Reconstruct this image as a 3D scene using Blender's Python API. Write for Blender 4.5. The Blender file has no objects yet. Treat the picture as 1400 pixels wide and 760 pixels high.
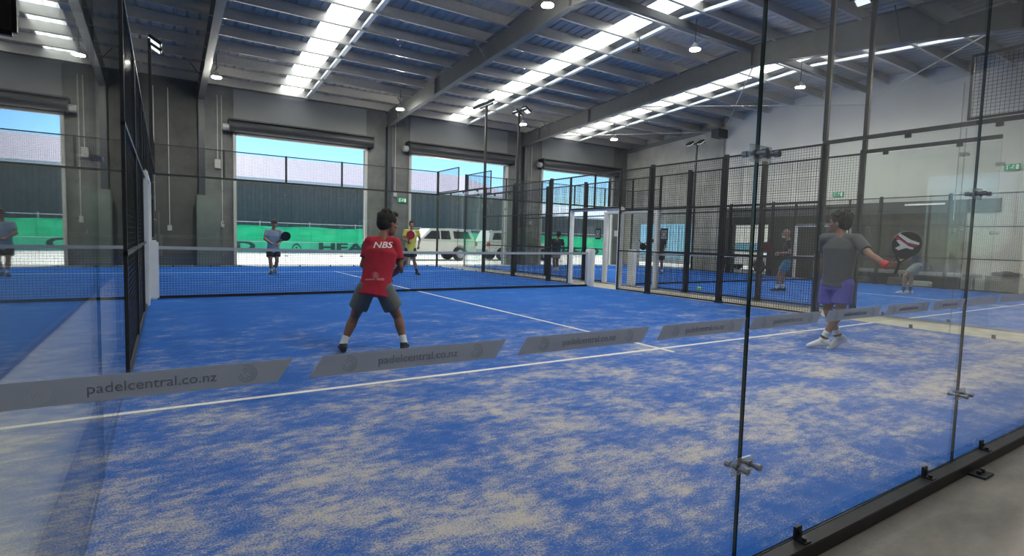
import bpy, bmesh, math, random
from mathutils import Vector, Matrix, noise
random.seed(7)
C = bpy.context.scene.collection
PI = math.pi

# ------------------------------------------------------------------ materials
MATS = {}
def mat(name, col, rough=.6, metal=0., var=0., vscale=3., bump=0., bscale=60., emit=0., spec=.5, stretch=(1,1,1), col2=None, trans=0.):
    if name in MATS: return MATS[name]
    m = bpy.data.materials.new(name); m.use_nodes = True
    nt = m.node_tree; N = nt.nodes; L = nt.links
    b = N['Principled BSDF']; out = N['Material Output']
    b.inputs['Base Color'].default_value = (*col, 1); b.inputs['Roughness'].default_value = rough
    b.inputs['Metallic'].default_value = metal; b.inputs['Specular IOR Level'].default_value = spec
    tc = None
    if var or bump:
        tc = N.new('ShaderNodeTexCoord'); mp = N.new('ShaderNodeMapping'); mp.inputs['Scale'].default_value = stretch
        L.new(tc.outputs['Object'], mp.inputs['Vector'])
    if var:
        n = N.new('ShaderNodeTexNoise'); n.inputs['Scale'].default_value = vscale; n.inputs['Detail'].default_value = 8; n.inputs['Roughness'].default_value = .65
        L.new(mp.outputs['Vector'], n.inputs['Vector'])
        cr = N.new('ShaderNodeValToRGB'); cr.color_ramp.elements[0].position = .3; cr.color_ramp.elements[1].position = .72
        c2 = col2 or tuple(min(1, c*(1+var)) for c in col)
        cr.color_ramp.elements[0].color = (*[c*(1-var) for c in col], 1); cr.color_ramp.elements[1].color = (*c2, 1)
        L.new(n.outputs['Fac'], cr.inputs['Fac']); L.new(cr.outputs['Color'], b.inputs['Base Color'])
    if bump:
        n2 = N.new('ShaderNodeTexNoise'); n2.inputs['Scale'].default_value = bscale; n2.inputs['Detail'].default_value = 6
        L.new(mp.outputs['Vector'], n2.inputs['Vector'])
        bp = N.new('ShaderNodeBump'); bp.inputs['Strength'].default_value = bump; bp.inputs['Distance'].default_value = .02
        L.new(n2.outputs['Fac'], bp.inputs['Height']); L.new(bp.outputs['Normal'], b.inputs['Normal'])
    if emit:
        b.inputs['Emission Color'].default_value = (*col, 1); b.inputs['Emission Strength'].default_value = emit
    if trans:
        t = N.new('ShaderNodeBsdfTranslucent'); t.inputs['Color'].default_value = (*col, 1)
        mx = N.new('ShaderNodeMixShader'); mx.inputs['Fac'].default_value = trans
        L.new(b.outputs[0], mx.inputs[1]); L.new(t.outputs[0], mx.inputs[2]); L.new(mx.outputs[0], out.inputs['Surface'])
    MATS[name] = m
    return m

def glass_mat(name, tint=(.97,.99,.98), veil=0.0, ior=1.5, veilcol=(.7,.75,.72)):
    """clear sheet glass: Fresnel reflection over straight transmission, the same from both sides of each face"""
    m = bpy.data.materials.new(name); m.use_nodes = True
    nt = m.node_tree; N = nt.nodes; L = nt.links
    N.remove(N['Principled BSDF']); out = N['Material Output']
    geo = N.new('ShaderNodeNewGeometry'); fr = N.new('ShaderNodeFresnel')
    io = N.new('ShaderNodeMix'); io.data_type = 'FLOAT'
    io.inputs[2].default_value = ior; io.inputs[3].default_value = 1/ior
    L.new(geo.outputs['Backfacing'], io.inputs[0]); L.new(io.outputs[0], fr.inputs['IOR'])
    tr = N.new('ShaderNodeBsdfTransparent'); tr.inputs['Color'].default_value = (*tint, 1)
    gl = N.new('ShaderNodeBsdfGlossy'); gl.inputs['Roughness'].default_value = 0.0; gl.inputs['Color'].default_value = (1,1,1,1)
    mx = N.new('ShaderNodeMixShader')
    L.new(fr.outputs[0], mx.inputs['Fac']); L.new(tr.outputs[0], mx.inputs[1]); L.new(gl.outputs[0], mx.inputs[2])
    last = mx
    if veil:
        df = N.new('ShaderNodeBsdfDiffuse'); df.inputs['Color'].default_value = (*veilcol, 1)
        n = N.new('ShaderNodeTexNoise'); n.inputs['Scale'].default_value = 1.6; n.inputs['Detail'].default_value = 5
        tc = N.new('ShaderNodeTexCoord'); mp = N.new('ShaderNodeMapping'); mp.inputs['Scale'].default_value = (1,1,.25)
        L.new(tc.outputs['Object'], mp.inputs['Vector']); L.new(mp.outputs[0], n.inputs['Vector'])
        mr = N.new('ShaderNodeMapRange'); mr.inputs['From Min'].default_value = .3; mr.inputs['From Max'].default_value = .8
        mr.inputs['To Min'].default_value = veil*.4; mr.inputs['To Max'].default_value = veil*1.5
        L.new(n.outputs['Fac'], mr.inputs['Value'])
        m2 = N.new('ShaderNodeMixShader'); L.new(mr.outputs[0], m2.inputs['Fac'])
        L.new(mx.outputs[0], m2.inputs[1]); L.new(df.outputs[0], m2.inputs[2]); last = m2
    L.new(last.outputs[0], out.inputs['Surface'])
    MATS[name] = m
    return m

def turf_mat(name, sand=1.0):
    m = bpy.data.materials.new(name); m.use_nodes = True
    nt = m.node_tree; N = nt.nodes; L = nt.links; b = N['Principled BSDF']
    tc = N.new('ShaderNodeTexCoord')
    def noise_(scale, detail, st=(1,1,1), rough=.6):
        mp = N.new('ShaderNodeMapping'); mp.inputs['Scale'].default_value = st; L.new(tc.outputs['Object'], mp.inputs['Vector'])
        n = N.new('ShaderNodeTexNoise'); n.inputs['Scale'].default_value = scale; n.inputs['Detail'].default_value = detail; n.inputs['Roughness'].default_value = rough
        L.new(mp.outputs[0], n.inputs['Vector']); return n.outputs['Fac']
    def mth(op, a, b_=None, v=None):
        x = N.new('ShaderNodeMath'); x.operation = op
        L.new(a, x.inputs[0])
        if b_ is not None: L.new(b_, x.inputs[1])
        if v is not None: x.inputs[1].default_value = v
        return x.outputs[0]
    def rng(a, lo, hi, t0=0, t1=1):
        x = N.new('ShaderNodeMapRange'); x.inputs['From Min'].default_value = lo; x.inputs['From Max'].default_value = hi
        x.inputs['To Min'].default_value = t0; x.inputs['To Max'].default_value = t1; L.new(a, x.inputs['Value']); return x.outputs[0]
    big = noise_(1.5, 8, (1,1.4,1), .68); mid = noise_(7., 6, (1,1.8,1), .75); fine = noise_(105, 4, (1,1,1), .85); grain = noise_(260, 2)
    sep = N.new('ShaderNodeSeparateXYZ'); L.new(tc.outputs['Object'], sep.inputs[0])
    # sand has drifted towards the back wall (y small) and away from the walls themselves
    yb = rng(sep.outputs['Y'], .3, 7.5, .20*sand, -.03)
    edge = rng(sep.outputs['Y'], 0.05, .75, -.14, 0.0)
    p = mth('ADD', mth('MULTIPLY', big, v=.82), mth('MULTIPLY', mid, v=.66))
    p = mth('ADD', mth('ADD', p, yb), edge)
    cov = rng(p, .60, 1.08)
    sp = mth('ADD', mth('MULTIPLY', fine, v=.8), mth('MULTIPLY', grain, v=.35))
    th = mth('ADD', sp, mth('MULTIPLY', cov, v=.34))
    mask = rng(th, .73, .90)
    mask = mth('MULTIPLY', mask, rng(cov, 0, .75, .03, .85))
    blue = N.new('ShaderNodeValToRGB'); blue.color_ramp.elements[0].position=.25; blue.color_ramp.elements[1].position=.75
    blue.color_ramp.elements[0].color = (.003,.07,.34,1); blue.color_ramp.elements[1].color = (.005,.155,.60,1)
    L.new(mth('ADD', mth('MULTIPLY', fine, v=.6), mth('MULTIPLY', big, v=.4)), blue.inputs['Fac'])
    mix = N.new('ShaderNodeMix'); mix.data_type='RGBA'; L.new(mask, mix.inputs[0]); L.new(blue.outputs['Color'], mix.inputs[6])
    mix.inputs[7].default_value = (.66,.57,.42,1)
    L.new(mix.outputs[2], b.inputs['Base Color']); b.inputs['Roughness'].default_value = .85; b.inputs['Specular IOR Level'].default_value = .25
    bp = N.new('ShaderNodeBump'); bp.inputs['Strength'].default_value = .5; bp.inputs['Distance'].default_value = .01
    L.new(grain, bp.inputs['Height']); L.new(bp.outputs[0], b.inputs['Normal'])
    MATS[name] = m; return m

M_black = mat('black_powder_coated_steel', (.012,.013,.016), .45, .0, .3, 9)
M_beam = mat('black_steel_base', (.022,.022,.024), .5, .0, .5, 7)
M_wire = mat('black_wire', (.03,.031,.034), .15)
M_glass = glass_mat('court_glass', veil=.0015)
M_glass2 = glass_mat('far_glass', tint=(.955,.98,.97), veil=.008)
M_gedge = mat('glass_edge', (.01,.03,.028), .15)
M_clear = glass_mat('acrylic', tint=(.93,.95,.95), veil=.22, veilcol=(.8,.82,.84))
M_steel = mat('stainless', (.30,.30,.31), .3, 1.)
M_galv = mat('galvanised', (.60,.58,.55), .36, .55, .1, 14)
M_roof = mat('roof_sheet', (.50,.47,.42), .6, .0, .12, 5)
M_rafter = mat('grey_painted_steel', (.17,.172,.17), .5, 0, .1, 4)
M_conc_dark = mat('precast_concrete_dark', (.085,.085,.082), .85, 0, .32, 1.1, .15, 8)
M_conc = mat('precast_concrete', (.43,.42,.39), .85, 0, .28, .9, .15, 8)
M_wallpaint = mat('painted_wall', (.84,.82,.76), .8, 0, .06, .7)
M_panel = mat('painted_panel', (.235,.24,.25), .75, 0, .08, .8)
M_darkclad = mat('dark_cladding', (.055,.054,.05), .8, 0, .3, 1.2)
M_greenpanel = mat('grey_green_panel', (.15,.17,.155), .7, 0, .2, 1.5)
M_floor = mat('power_floated_concrete', (.27,.245,.215), .55, 0, .35, 2.2, .15, 30, stretch=(1,2.2,1))
M_gap = mat('sandy_slab', (.50,.46,.38), .9, 0, .25, 6)
M_white = mat('white_paint', (.8,.8,.78), .6, 0, .08, 12)
M_line = mat('white_turf_line', (.74,.74,.72), .85, 0, .18, 40)
M_pad = mat('white_vinyl_pad', (.78,.79,.79), .55, 0, .08, 6)
M_netcord = mat('black_net_cord', (.01,.01,.014), .8)
M_tape = mat('net_tape', (.46,.48,.50), .7, 0, .06, 8)
M_roller = mat('dark_roller_curtain', (.028,.03,.036), .5, 0, .2, 5)
M_grey = mat('grey_paint', (.35,.36,.37), .6)
M_conduit = mat('conduit', (.45,.45,.43), .6)
M_dark = mat('dark_plastic', (.015,.016,.02), .4)
M_turf = turf_mat('blue_sanded_turf', 1.0)
M_turf2 = turf_mat('blue_turf', .55)

# ------------------------------------------------------------------ mesh helpers
class MB:
    def __init__(s): s.v=[]; s.f=[]; s.mi=[]
    def box(s, x0,x1,y0,y1,z0,z1, mi=0):
        b=len(s.v); s.v += [(x0,y0,z0),(x1,y0,z0),(x1,y1,z0),(x0,y1,z0),(x0,y0,z1),(x1,y0,z1),(x1,y1,z1),(x0,y1,z1)]
        for q in ((0,3,2,1),(4,5,6,7),(0,1,5,4),(1,2,6,5),(2,3,7,6),(3,0,4,7)): s.f.append(tuple(b+i for i in q)); s.mi.append(mi)
        return s
    def prism(s, poly, axis, a0, a1, mi=0):
        """poly: 2-D outline in the two other axes, extruded along axis from a0 to a1"""
        b=len(s.v); n=len(poly)
        for a in (a0,a1):
            for (u,w) in poly:
                s.v.append({'x':(a,u,w),'y':(u,a,w),'z':(u,w,a)}[axis])
        s.f.append(tuple(b+i for i in range(n))); s.mi.append(mi)
        s.f.append(tuple(b+n+i for i in reversed(range(n)))); s.mi.append(mi)
        for i in range(n):
            j=(i+1)%n; s.f.append((b+j,b+i,b+n+i,b+n+j)); s.mi.append(mi)
        return s
    def tube(s, p, q, r, n=10, r2=None, caps=True, mi=0):
        p=Vector(p); q=Vector(q); d=(q-p).normalized(); r2=r if r2 is None else r2
        a=d.orthogonal().normalized(); c=d.cross(a); b=len(s.v)
        for (o,rr) in ((p,r),(q,r2)):
            for i in range(n):
                t=2*PI*i/n; s.v.append(tuple(o+(a*math.cos(t)+c*math.sin(t))*rr))
        for i in range(n):
            j=(i+1)%n; s.f.append((b+i,b+j,b+n+j,b+n+i)); s.mi.append(mi)
        if caps:
            s.f.append(tuple(b+i for i in reversed(range(n)))); s.mi.append(mi)
            s.f.append(tuple(b+n+i for i in range(n))); s.mi.append(mi)
        return s
    def path(s, pts, r, n=8):
        for a,b in zip(pts, pts[1:]): s.tube(a,b,r,n)
        return s
    def quad(s,a,b,c,d,mi=0):
        k=len(s.v); s.v += [a,b,c,d]; s.f.append((k,k+1,k+2,k+3)); s.mi.append(mi); return s
    def mesh(s, name, mats, bevel=0., smooth=False):
        me=bpy.data.meshes.new(name); me.from_pydata(s.v,[],s.f); me.update()
        for m in (mats if isinstance(mats,(list,tuple)) else [mats]): me.materials.append(m)
        me.polygons.foreach_set('material_index', s.mi)
        bm=bmesh.new(); bm.from_mesh(me); bmesh.ops.recalc_face_normals(bm, faces=bm.faces[:])
        if bevel: bmesh.ops.bevel(bm, geom=bm.edges[:], offset=bevel, segments=2, affect='EDGES', clamp_overlap=True)
        bm.to_mesh(me); bm.free()
        if smooth: me.polygons.foreach_set('use_smooth', [True]*len(me.polygons))
        return me
    def build(s, name, mats, parent=None, bevel=0., smooth=False, **kw):
        return link(name, s.mesh(name,mats,bevel,smooth), parent, **kw)

def link(name, data, parent=None, loc=None, rotz=None, **kw):
    o=bpy.data.objects.new(name, data); C.objects.link(o)
    if parent: o.parent=parent
    if loc is not None: o.location=loc
    if rotz is not None: o.rotation_euler=(0,0,rotz)
    return tag(o, **kw)
def tag(o, label=None, cat=None, group=None, kind=None):
    if label: o['label']=label
    if cat: o['category']=cat
    if group: o['group']=group
    if kind: o['kind']=kind
    return o
def thing(name, loc, label, cat, group=None, rotz=0):
    return link(name, None, None, loc, rotz, label=label, cat=cat, group=group)
def struct(name, mb, m, **kw):
    return mb.build(name, m, None, kind='structure', **kw)
def copy_tree(o, parent=None):
    c=o.copy(); C.objects.link(c); c.parent=parent
    for ch in [x for x in C.objects if x.parent==o]: copy_tree(ch, c)
    return c
def text_mesh(s, size, extrude=.002, xscale=1., bold=0., shear=0.):
    cu=bpy.data.curves.new('lettering_curve','FONT'); cu.body=s; cu.size=size; cu.extrude=extrude; cu.offset=bold; cu.shear=shear
    cu.align_x='CENTER'; cu.align_y='CENTER'; cu.resolution_u=3
    o=bpy.data.objects.new('tmp_text', cu); C.objects.link(o)
    dg=bpy.context.evaluated_depsgraph_get(); me=bpy.data.meshes.new_from_object(o.evaluated_get(dg))
    C.objects.unlink(o); bpy.data.objects.remove(o)
    for v in me.vertices: v.co.x*=xscale
    return me
def arc_strip(mb, cx, cz, r, a0, a1, w, y, n=18, sx=1.):
    """flat arc band in the xz plane"""
    for i in range(n):
        t0=a0+(a1-a0)*i/n; t1=a0+(a1-a0)*(i+1)/n
        pts=[]
        for (t,rr) in ((t0,r-w/2),(t1,r-w/2),(t1,r+w/2),(t0,r+w/2)):
            pts.append((cx+sx*rr*math.cos(t), y, cz+rr*math.sin(t)))
        mb.quad(*pts)

# ------------------------------------------------------------------ camera
def set_camera():
    cam=bpy.data.cameras.new('camera'); o=bpy.data.objects.new('camera',cam); C.objects.link(o)
    pos=(.2667,-1.1708,1.1855); yaw,pitch,roll=.5703,-.0693,.0274; f=740.72
    fw=Vector((math.sin(yaw)*math.cos(pitch), math.cos(yaw)*math.cos(pitch), math.sin(pitch)))
    rt=Vector((math.cos(yaw),-math.sin(yaw),0)); up=rt.cross(fw)
    r2=rt*math.cos(roll)+up*math.sin(roll); u2=-rt*math.sin(roll)+up*math.cos(roll)
    m=Matrix((r2,u2,-fw)).transposed().to_4x4(); m.translation=Vector(pos)
    o.matrix_world=m; cam.sensor_fit='HORIZONTAL'; cam.sensor_width=36; cam.lens=36*f/1400; cam.clip_start=.05; cam.clip_end=400
    bpy.context.scene.camera=o
set_camera()

# ------------------------------------------------------------------ building shell
FL=-.06                   # concrete slab level; turf top is z=0
XL,XR,YN,YF=-13.0,23.1,-4.6,22.3
YR=9.5
def zp(y): return 7.45-.066*abs(y-YR)      # underside of the purlins
b=MB(); b.box(XL,XR,YN,YF+.3,FL-.2,FL); struct('floor',b,M_floor)
b=MB(); b.box(10.02,11.38,-.1,20.1,FL,FL+.035); struct('floor_aisle',b,M_gap)
b=MB(); b.box(-.86,-.16,-.1,20.1,FL,FL+.02); struct('floor_aisle',b,M_gap)
b=MB(); b.box(-10.9,-.9,-.1,20,FL,FL+.05); struct('floor_side_turf',b,mat('dark_blue_grey_mat',(.02,.06,.13),.9,0,.3,3))  # plain dark blue-grey turf of the court to the left
b=MB(); b.box(-.92,-.86,-.1,20,FL,FL+.06); struct('floor_kerb',b,M_beam)

DOORS=[(2.55,7.63),(9.65,14.8),(16.97,22.0)]; DT=5.0
b=MB(); xs=[XL]+[v for d in DOORS for v in d]+[XR]
for i in range(0,len(xs),2): b.box(xs[i],xs[i+1],YF,YF+.3,FL,DT)
b.box(XL,XR,YF,YF+.3,DT,6.75)
struct('wall_far',b,mat('precast_concrete_mid',(.15,.152,.15),.85,0,.3,1.3,.15,8))
n=1
for (a,c) in DOORS:
    b=MB(); b.box(a-.02,c+.02,YF-.03,YF,DT+.4,6.62); struct('trim_%d'%n,b,M_panel); n+=1
# grey-green panel by first bay
b=MB(); b.box(XL,1.3,YF-.05,YF,FL,6.6)
for x in (-9.,-7.2,-4.4,-2.9,-1.4): b.box(x,x+.03,YF-.06,YF-.05,FL,6.6)
struct('trim_%d'%n,b,M_conc_dark); n+=1
# right wall: two openings (13.1-15.1, z<2.2) and (17.4-21.4, z<2.3)
def wall_x(b,x0,x1,ys,openings,z1):
    cur=ys[0]
    for (a,c,t) in openings:
        b.box(x0,x1,cur,a,FL,z1); b.box(x0,x1,a,c,t,z1); cur=c
    b.box(x0,x1,cur,ys[1],FL,z1)
b=MB(); wall_x(b,XR,XR+.3,(15.8,YF+.3),[(17.4,21.3,2.3)],7.72)
struct('wall_right_far',b,M_conc)
b=MB(); wall_x(b,XR,XR+.3,(YN,15.8),[(13.15,15.1,2.2)],7.72)
struct('wall_right',b,M_wallpaint)
b=MB()
b.box(XR-.04,XR,6.1,13.15,FL,2.55); b.box(XR-.04,XR,15.1,15.75,FL,2.55); b.box(XR-.04,XR,13.15,15.1,2.2,2.55)
struct('trim_%d'%n,b,M_darkclad); n+=1
b=MB(); b.box(XR-.06,XR,5.2,15.78,2.55,2.98); struct('trim_%d'%n,b,mat('grey_fascia',(.12,.125,.125),.8,0,.15,2)); n+=1
b=MB()
for y in (13.15,13.62,15.02): b.box(XR-.02,XR+.2,y,y+.07,FL,2.2)
b.box(XR-.02,XR+.2,13.15,15.1,1.0,1.05)
struct('door_1',b,M_black)
b=MB(); wall_x(b,XL-.3,XL,(YN,YF+.3),[(-2.5,3.0,5.0),(5.0,11.0,5.0)],7.3); struct('wall_left',b,M_conc)  # doorways in this wall are out of view, added to let daylight in
# unseen near wall behind the viewer; left part blackened to weaken glass reflections
b=MB(); b.box(XL-.3,9.0,YN-.3,YN,FL,7.0); struct('wall_near_dark',b,mat('blackened_near_wall',(.02,.02,.021),.8,0,.2,2))
b=MB(); b.box(9.0,XR+.3,YN-.3,YN,FL,7.0)
struct('wall_near',b,mat('near_wall_concrete',(.17,.17,.165),.85,0,.2,.8))

# roof: corrugated sheet in strips between the translucent ones
SKY=[(-10.1,-9.25),(-2.9,-2.05),(4.15,5.0),(11.55,12.4),(18.3,19.15)]
def zr(y): return zp(y)+.29
def corr(mb,x0,x1,flat=False):
    prof=[]; x=x0; k=.30
    while x<x1-1e-6:
        for (dx,h) in ((0,0),(.19,0),(.215,.035),(.275,.035)):
            if x+dx<x1: prof.append((x+dx,h))
        x+=k
    prof.append((x1,0))
    for (ya,yb) in ((YN-.3,YR),(YR,YF+.3)):
        for (p,q) in zip(prof,prof[1:]):
            a=(p[0],ya,zr(ya)+p[1]); c=(q[0],ya,zr(ya)+q[1]); d=(q[0],yb,zr(yb)+q[1]); e=(p[0],yb,zr(yb)+p[1])
            mb.quad(a,c,d,e)
b=MB(); cur=XL-.3
for (a,c) in SKY: corr(b,cur,a); cur=c
corr(b,cur,XR+.3)
struct('ceiling',b,M_roof)
def sky_mat():
    m=bpy.data.materials.new('translucent_roof_sheet'); m.use_nodes=True; N=m.node_tree.nodes; L=m.node_tree.links
    N.remove(N['Principled BSDF']); e=N.new('ShaderNodeEmission'); e.inputs['Color'].default_value=(.97,.985,1,1)
    tc=N.new('ShaderNodeTexCoord'); w=N.new('ShaderNodeTexWave'); w.bands_direction='X'; w.inputs['Scale'].default_value=1.05
    L.new(tc.outputs['Object'],w.inputs['Vector'])
    mr=N.new('ShaderNodeMapRange'); mr.inputs['From Min'].default_value=.02; mr.inputs['From Max'].default_value=.2; mr.inputs['To Min'].default_value=SKYS*.55; mr.inputs['To Max'].default_value=SKYS
    L.new(w.outputs['Fac'],mr.inputs['Value']); L.new(mr.outputs[0],e.inputs['Strength']); L.new(e.outputs[0],N['Material Output'].inputs['Surface'])
    return m
SKYS=2.6
M_sky=sky_mat()
for (a,c) in SKY:
    b=MB(); corr(b,a,c); struct('skylight_window',b,M_sky)
# purlins (Z sections)
y=22.0; RAFX=[-12.8,-5.7,1.45,8.6,15.8]
while y>YN:
    z=zp(y); t=.006; b=MB()
    b.box(XL,XR,y-.08,y,z-.02,z-.02+t); b.box(XL,XR,y-t,y,z-.02,z+.29); b.box(XL,XR,y-t,y+.07,z+.29-t,z+.29)
    b.box(XL,XR,y-.08,y-.08+t,z-.02,z+.01)
    struct('roof_purlin',b,M_galv); y-=1.2
# bridging channel beside each skylight
for (a,c) in SKY:
    b=MB()
    for (ya,yb) in ((YN,YR),(YR,YF)):
        q=[(c+.12,ya,zp(ya)+.03),(c+.24,ya,zp(ya)+.03),(c+.24,yb,zp(yb)+.03),(c+.12,yb,zp(yb)+.03)]
        b.quad(*q); b.quad(*[(x,yy,z+.08) for (x,yy,z) in q])
        b.quad(q[0],q[3],(q[3][0],q[3][1],q[3][2]+.08),(q[0][0],q[0][1],q[0][2]+.08))
        b.quad(q[1],q[2],(q[2][0],q[2][1],q[2][2]+.08),(q[1][0],q[1][1],q[1][2]+.08))
    struct('roof_bridging_beam',b,mat('zinc_channel',(.75,.78,.8),.4,.3))
# tapered portal rafters, I section
def zb(y):
    pts=[(YN,5.2),(3.1,6.02),(6.,6.45),(YR,6.82),(21.,6.12),(YF,6.0)]
    for (a,za),(c,zc) in zip(pts,pts[1:]):
        if a<=y<=c: return za+(zc-za)*(y-a)/(c-a)
    return 6.
for x in RAFX:
    b=MB(); ys=[YN,3.1,6.,YR,21.,YF]
    for (ya,yb) in zip(ys,ys[1:]):
        za,zc=zb(ya),zb(yb); ta,tb=zp(ya),zp(yb)
        b.prism([(ya,za),(yb,zc),(yb,tb),(ya,ta)],'x',x-.006,x+.006)
        b.prism([(ya,za-.015),(yb,zc-.015),(yb,zc),(ya,za)],'x',x-.1,x+.1)
        b.prism([(ya,ta-.015),(yb,tb-.015),(yb,tb),(ya,ta)],'x',x-.1,x+.1)
    for yy in (20.9,17.2,YR,3.1): b.box(x-.09,x+.09,yy-.01,yy+.01,zb(yy),zp(yy)-.01)
    struct('ceiling_beam',b,M_rafter)
    for yy in (20.0,13.6,5.4):      # fly braces from rafter to purlin
        b=MB(); b.tube((x,yy,zb(yy)+.02),(x-.42,yy,zp(yy)),.018,6); b.tube((x,yy,zb(yy)+.02),(x+.42,yy,zp(yy)),.018,6)
        struct('roof_brace_beam',b,M_rafter)
b=MB(); b.box(XL,XR,YR-.06,YR+.06,zp(YR)-.22,zp(YR)-.02); struct('ridge_beam',b,M_rafter)
b=MB(); b.prism([(YF-.02,6.42),(15.8,6.42+.066*6.5),(15.8,6.6+.066*6.5),(YF-.02,6.6)],'x',XR-.16,XR); struct('wall_edge_beam',b,mat('eave_beam',(.17,.18,.19),.6))
# steel columns on the far wall
for x in RAFX[1:]:
    b=MB(); b.box(x-.1,x+.1,YF-.31,YF-.29,FL,6.0); b.box(x-.1,x+.1,YF-.02,YF,FL,6.0); b.box(x-.006,x+.006,YF-.3,YF-.01,FL,6.0)
    struct('column',b,mat('blue_grey_column',(.035,.042,.052),.5,0,.15,3))
# tie rods below the roof near the right wall
for (p,q) in (((15.8,9.4,6.9),(XR,15.8,6.75)),((15.8,15.8,6.75),(XR,9.4,6.75)),((15.8,3.1,6.3),(XR,9.4,6.95)),((15.8,21.,6.3),(XR,15.8,6.7))):
    b=MB(); b.tube(p,q,.016,6); struct('roof_tie_beam',b,M_galv)
b=MB(); b.box(22.4,XR,15.6,16.0,6.35,6.75); struct('wall_corbel',b,mat('blue_grey_column',(.035,.042,.052)))
b=MB(); b.box(XR-.14,XR,15.7,15.9,FL,6.9); struct('column',b,M_conc)

# ------------------------------------------------------------------ outside
b=MB(); b.box(-30,90,YF+.3,140,FL-.3,FL); b.box(XR+.3,90,-20,YF+.3,FL-.3,FL)
struct('ground_yard',b,mat('sunlit_concrete',(.74,.69,.60),.9,0,.1,.5))
b=MB(); b.box(-30,30,-60,YN-.3,FL-.3,FL); b.box(-60,XL-.3,YN-.3,YF+.3,FL-.3,FL); struct('ground_forecourt',b,mat('forecourt_concrete',(.5,.48,.44),.9,0,.15,.6))
M_corr=mat('charcoal_corrugated_wall',(.14,.13,.125),.6,.0,.15,3)
def shed(name,x0,x1,y0,y1,h,rh,label,wall,roofm,ridge='x'):
    t=thing(name,(0,0,0),label,'building')
    b=MB(); x=x0
    poly=[]
    while x<x1:
        poly += [(x,y0),(x+.22,y0),(x+.27,y0-.05),(x+.47,y0-.05)]; x+=.52
    poly += [(x1,y0),(x1,y1),(x0,y1)]
    b.prism(poly,'z',FL,h); b.build('wall_cladding',wall,t)
    b=MB(); ym=(y0+y1)/2
    b.v += [(x0-.3,y0-.4,h),(x1+.3,y0-.4,h),(x1-1.5,ym,h+rh),(x0+.5,ym,h+rh),(x1+.3,y1+.4,h),(x0-.3,y1+.4,h)]
    b.f += [(0,1,2,3),(3,2,4,5),(1,4,2),(0,3,5),(0,5,4,1)]; b.mi += [0]*5
    b.build('roof',roofm,t)
    b=MB(); b.box(x0-.3,x1+.3,y0-.5,y0-.38,h-.12,h+.06); b.build('gutter',M_white,t)
    return t
M_paleroof=mat('pale_roof',(.50,.44,.45),.6,0,.05,2)
shed('warehouse',-22,27.0,40.,56.,4.9,2.6,'long warehouse across the yard with charcoal ribbed wall and pale pink-grey roof',M_corr,M_paleroof)
shed('warehouse',30,60,44.,56.,3.8,1.6,'lower warehouse with white roof seen through the rightmost open roller door',mat('mid_grey_ribbed_wall',(.11,.115,.12),.6,0,.1,2),mat('white_roof',(.8,.8,.8),.6,0,.04,2))
b=MB(); b.box(52.8,55.2,39.0,43.,FL,5.0); t=b.build('site_cabin',mat('cabin_white',(.7,.7,.68),.7,0,.05,3),None,label='small white cabin beside the lower warehouse, seen through rightmost door',cat='cabin')
b=MB(); b.box(52.6,55.4,38.9,43.1,5.0,5.15); b.build('roof',M_grey,t)
# green banner fence
M_ban=mat('green_banner',(.015,.60,.27),.6,0,.08,1.2,trans=.35)
M_ban2=mat('green_banner_lower',(.06,.55,.33),.6,0,.08,1.2,trans=.35)
M_logo=mat('dark_green_print',(.01,.08,.06),.7)
BY=36.
def banner(x0,x1,label,i):
    t=thing('banner_fence',(0,0,0),label,'banner')
    b=MB(); nx=int((x1-x0)/.25)
    def w(x,z): return BY+.05*math.sin(x*2.1+z*3)+.03*math.sin(x*5.3)
    for k in range(nx):
        xa=x0+(x1-x0)*k/nx; xb=x0+(x1-x0)*(k+1)/nx
        zt=lambda x:1.66+.03*math.sin(x*1.7)
        for (z0,z1,mi) in ((.05,.70,1),(.70,1.2,0),(1.2,None,0)):
            za=z1 if z1 else zt(xa); zc=z1 if z1 else zt(xb)
            b.quad((xa,w(xa,z0),z0),(xb,w(xb,z0),z0),(xb,w(xb,zc),zc),(xa,w(xa,za),za),mi)
    b.build('banner_cloth',[M_ban,M_ban2],t)
    b=MB(); b.box(x0,x1,BY-.13,BY-.11,.68,.715); b.build('seam_tape',mat('pale_seam',(.55,.8,.65),.7),t)
    b=MB(); x=x0+.3
    while x<x1: b.tube((x,BY+.15,FL),(x,BY+.15,2.0),.03,8); x+=3.
    b.tube((x0,BY+.15,1.9),(x1,BY+.15,1.9),.02,6); b.tube((x0,BY+.15,.1),(x1,BY+.15,.1),.02,6)
    b.build('post_frame',M_galv,t)
    return t
bs=[banner(-22,12.6,'green printed banner on wire fence behind the leftmost open roller door',0),banner(12.8,26.5,'green banner behind the parked white pickups outside middle door',1),banner(26.7,50,'green banner seen through the rightmost open roller door',2)]
def head_text(t,x):
    me=text_mesh('HEAD',.78,.004,2.05,.03); me.materials.append(M_logo)
    o=link('lettering',me,t,(x+2.15,BY-.14,.36)); o.rotation_euler=(PI/2,0,0)
    b=MB(); y=BY-.14; arc_strip(b,x-1.3,.10,.46,.12*PI,.88*PI,.10,y,20,.62); b.build('logo',M_logo,t)
    b=MB(); b.tube((x-1.3,y-.01,.34),(x-1.3,y,.34),.06,10); b.build('logo_dot',M_logo,t)
for (t,x) in ((bs[0],-7.6),(bs[0],.75),(bs[0],8.75 if False else 8.72),(bs[1],17.6),(bs[2],29.),(bs[2],37.5)):
    head_text(t,x)

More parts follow.
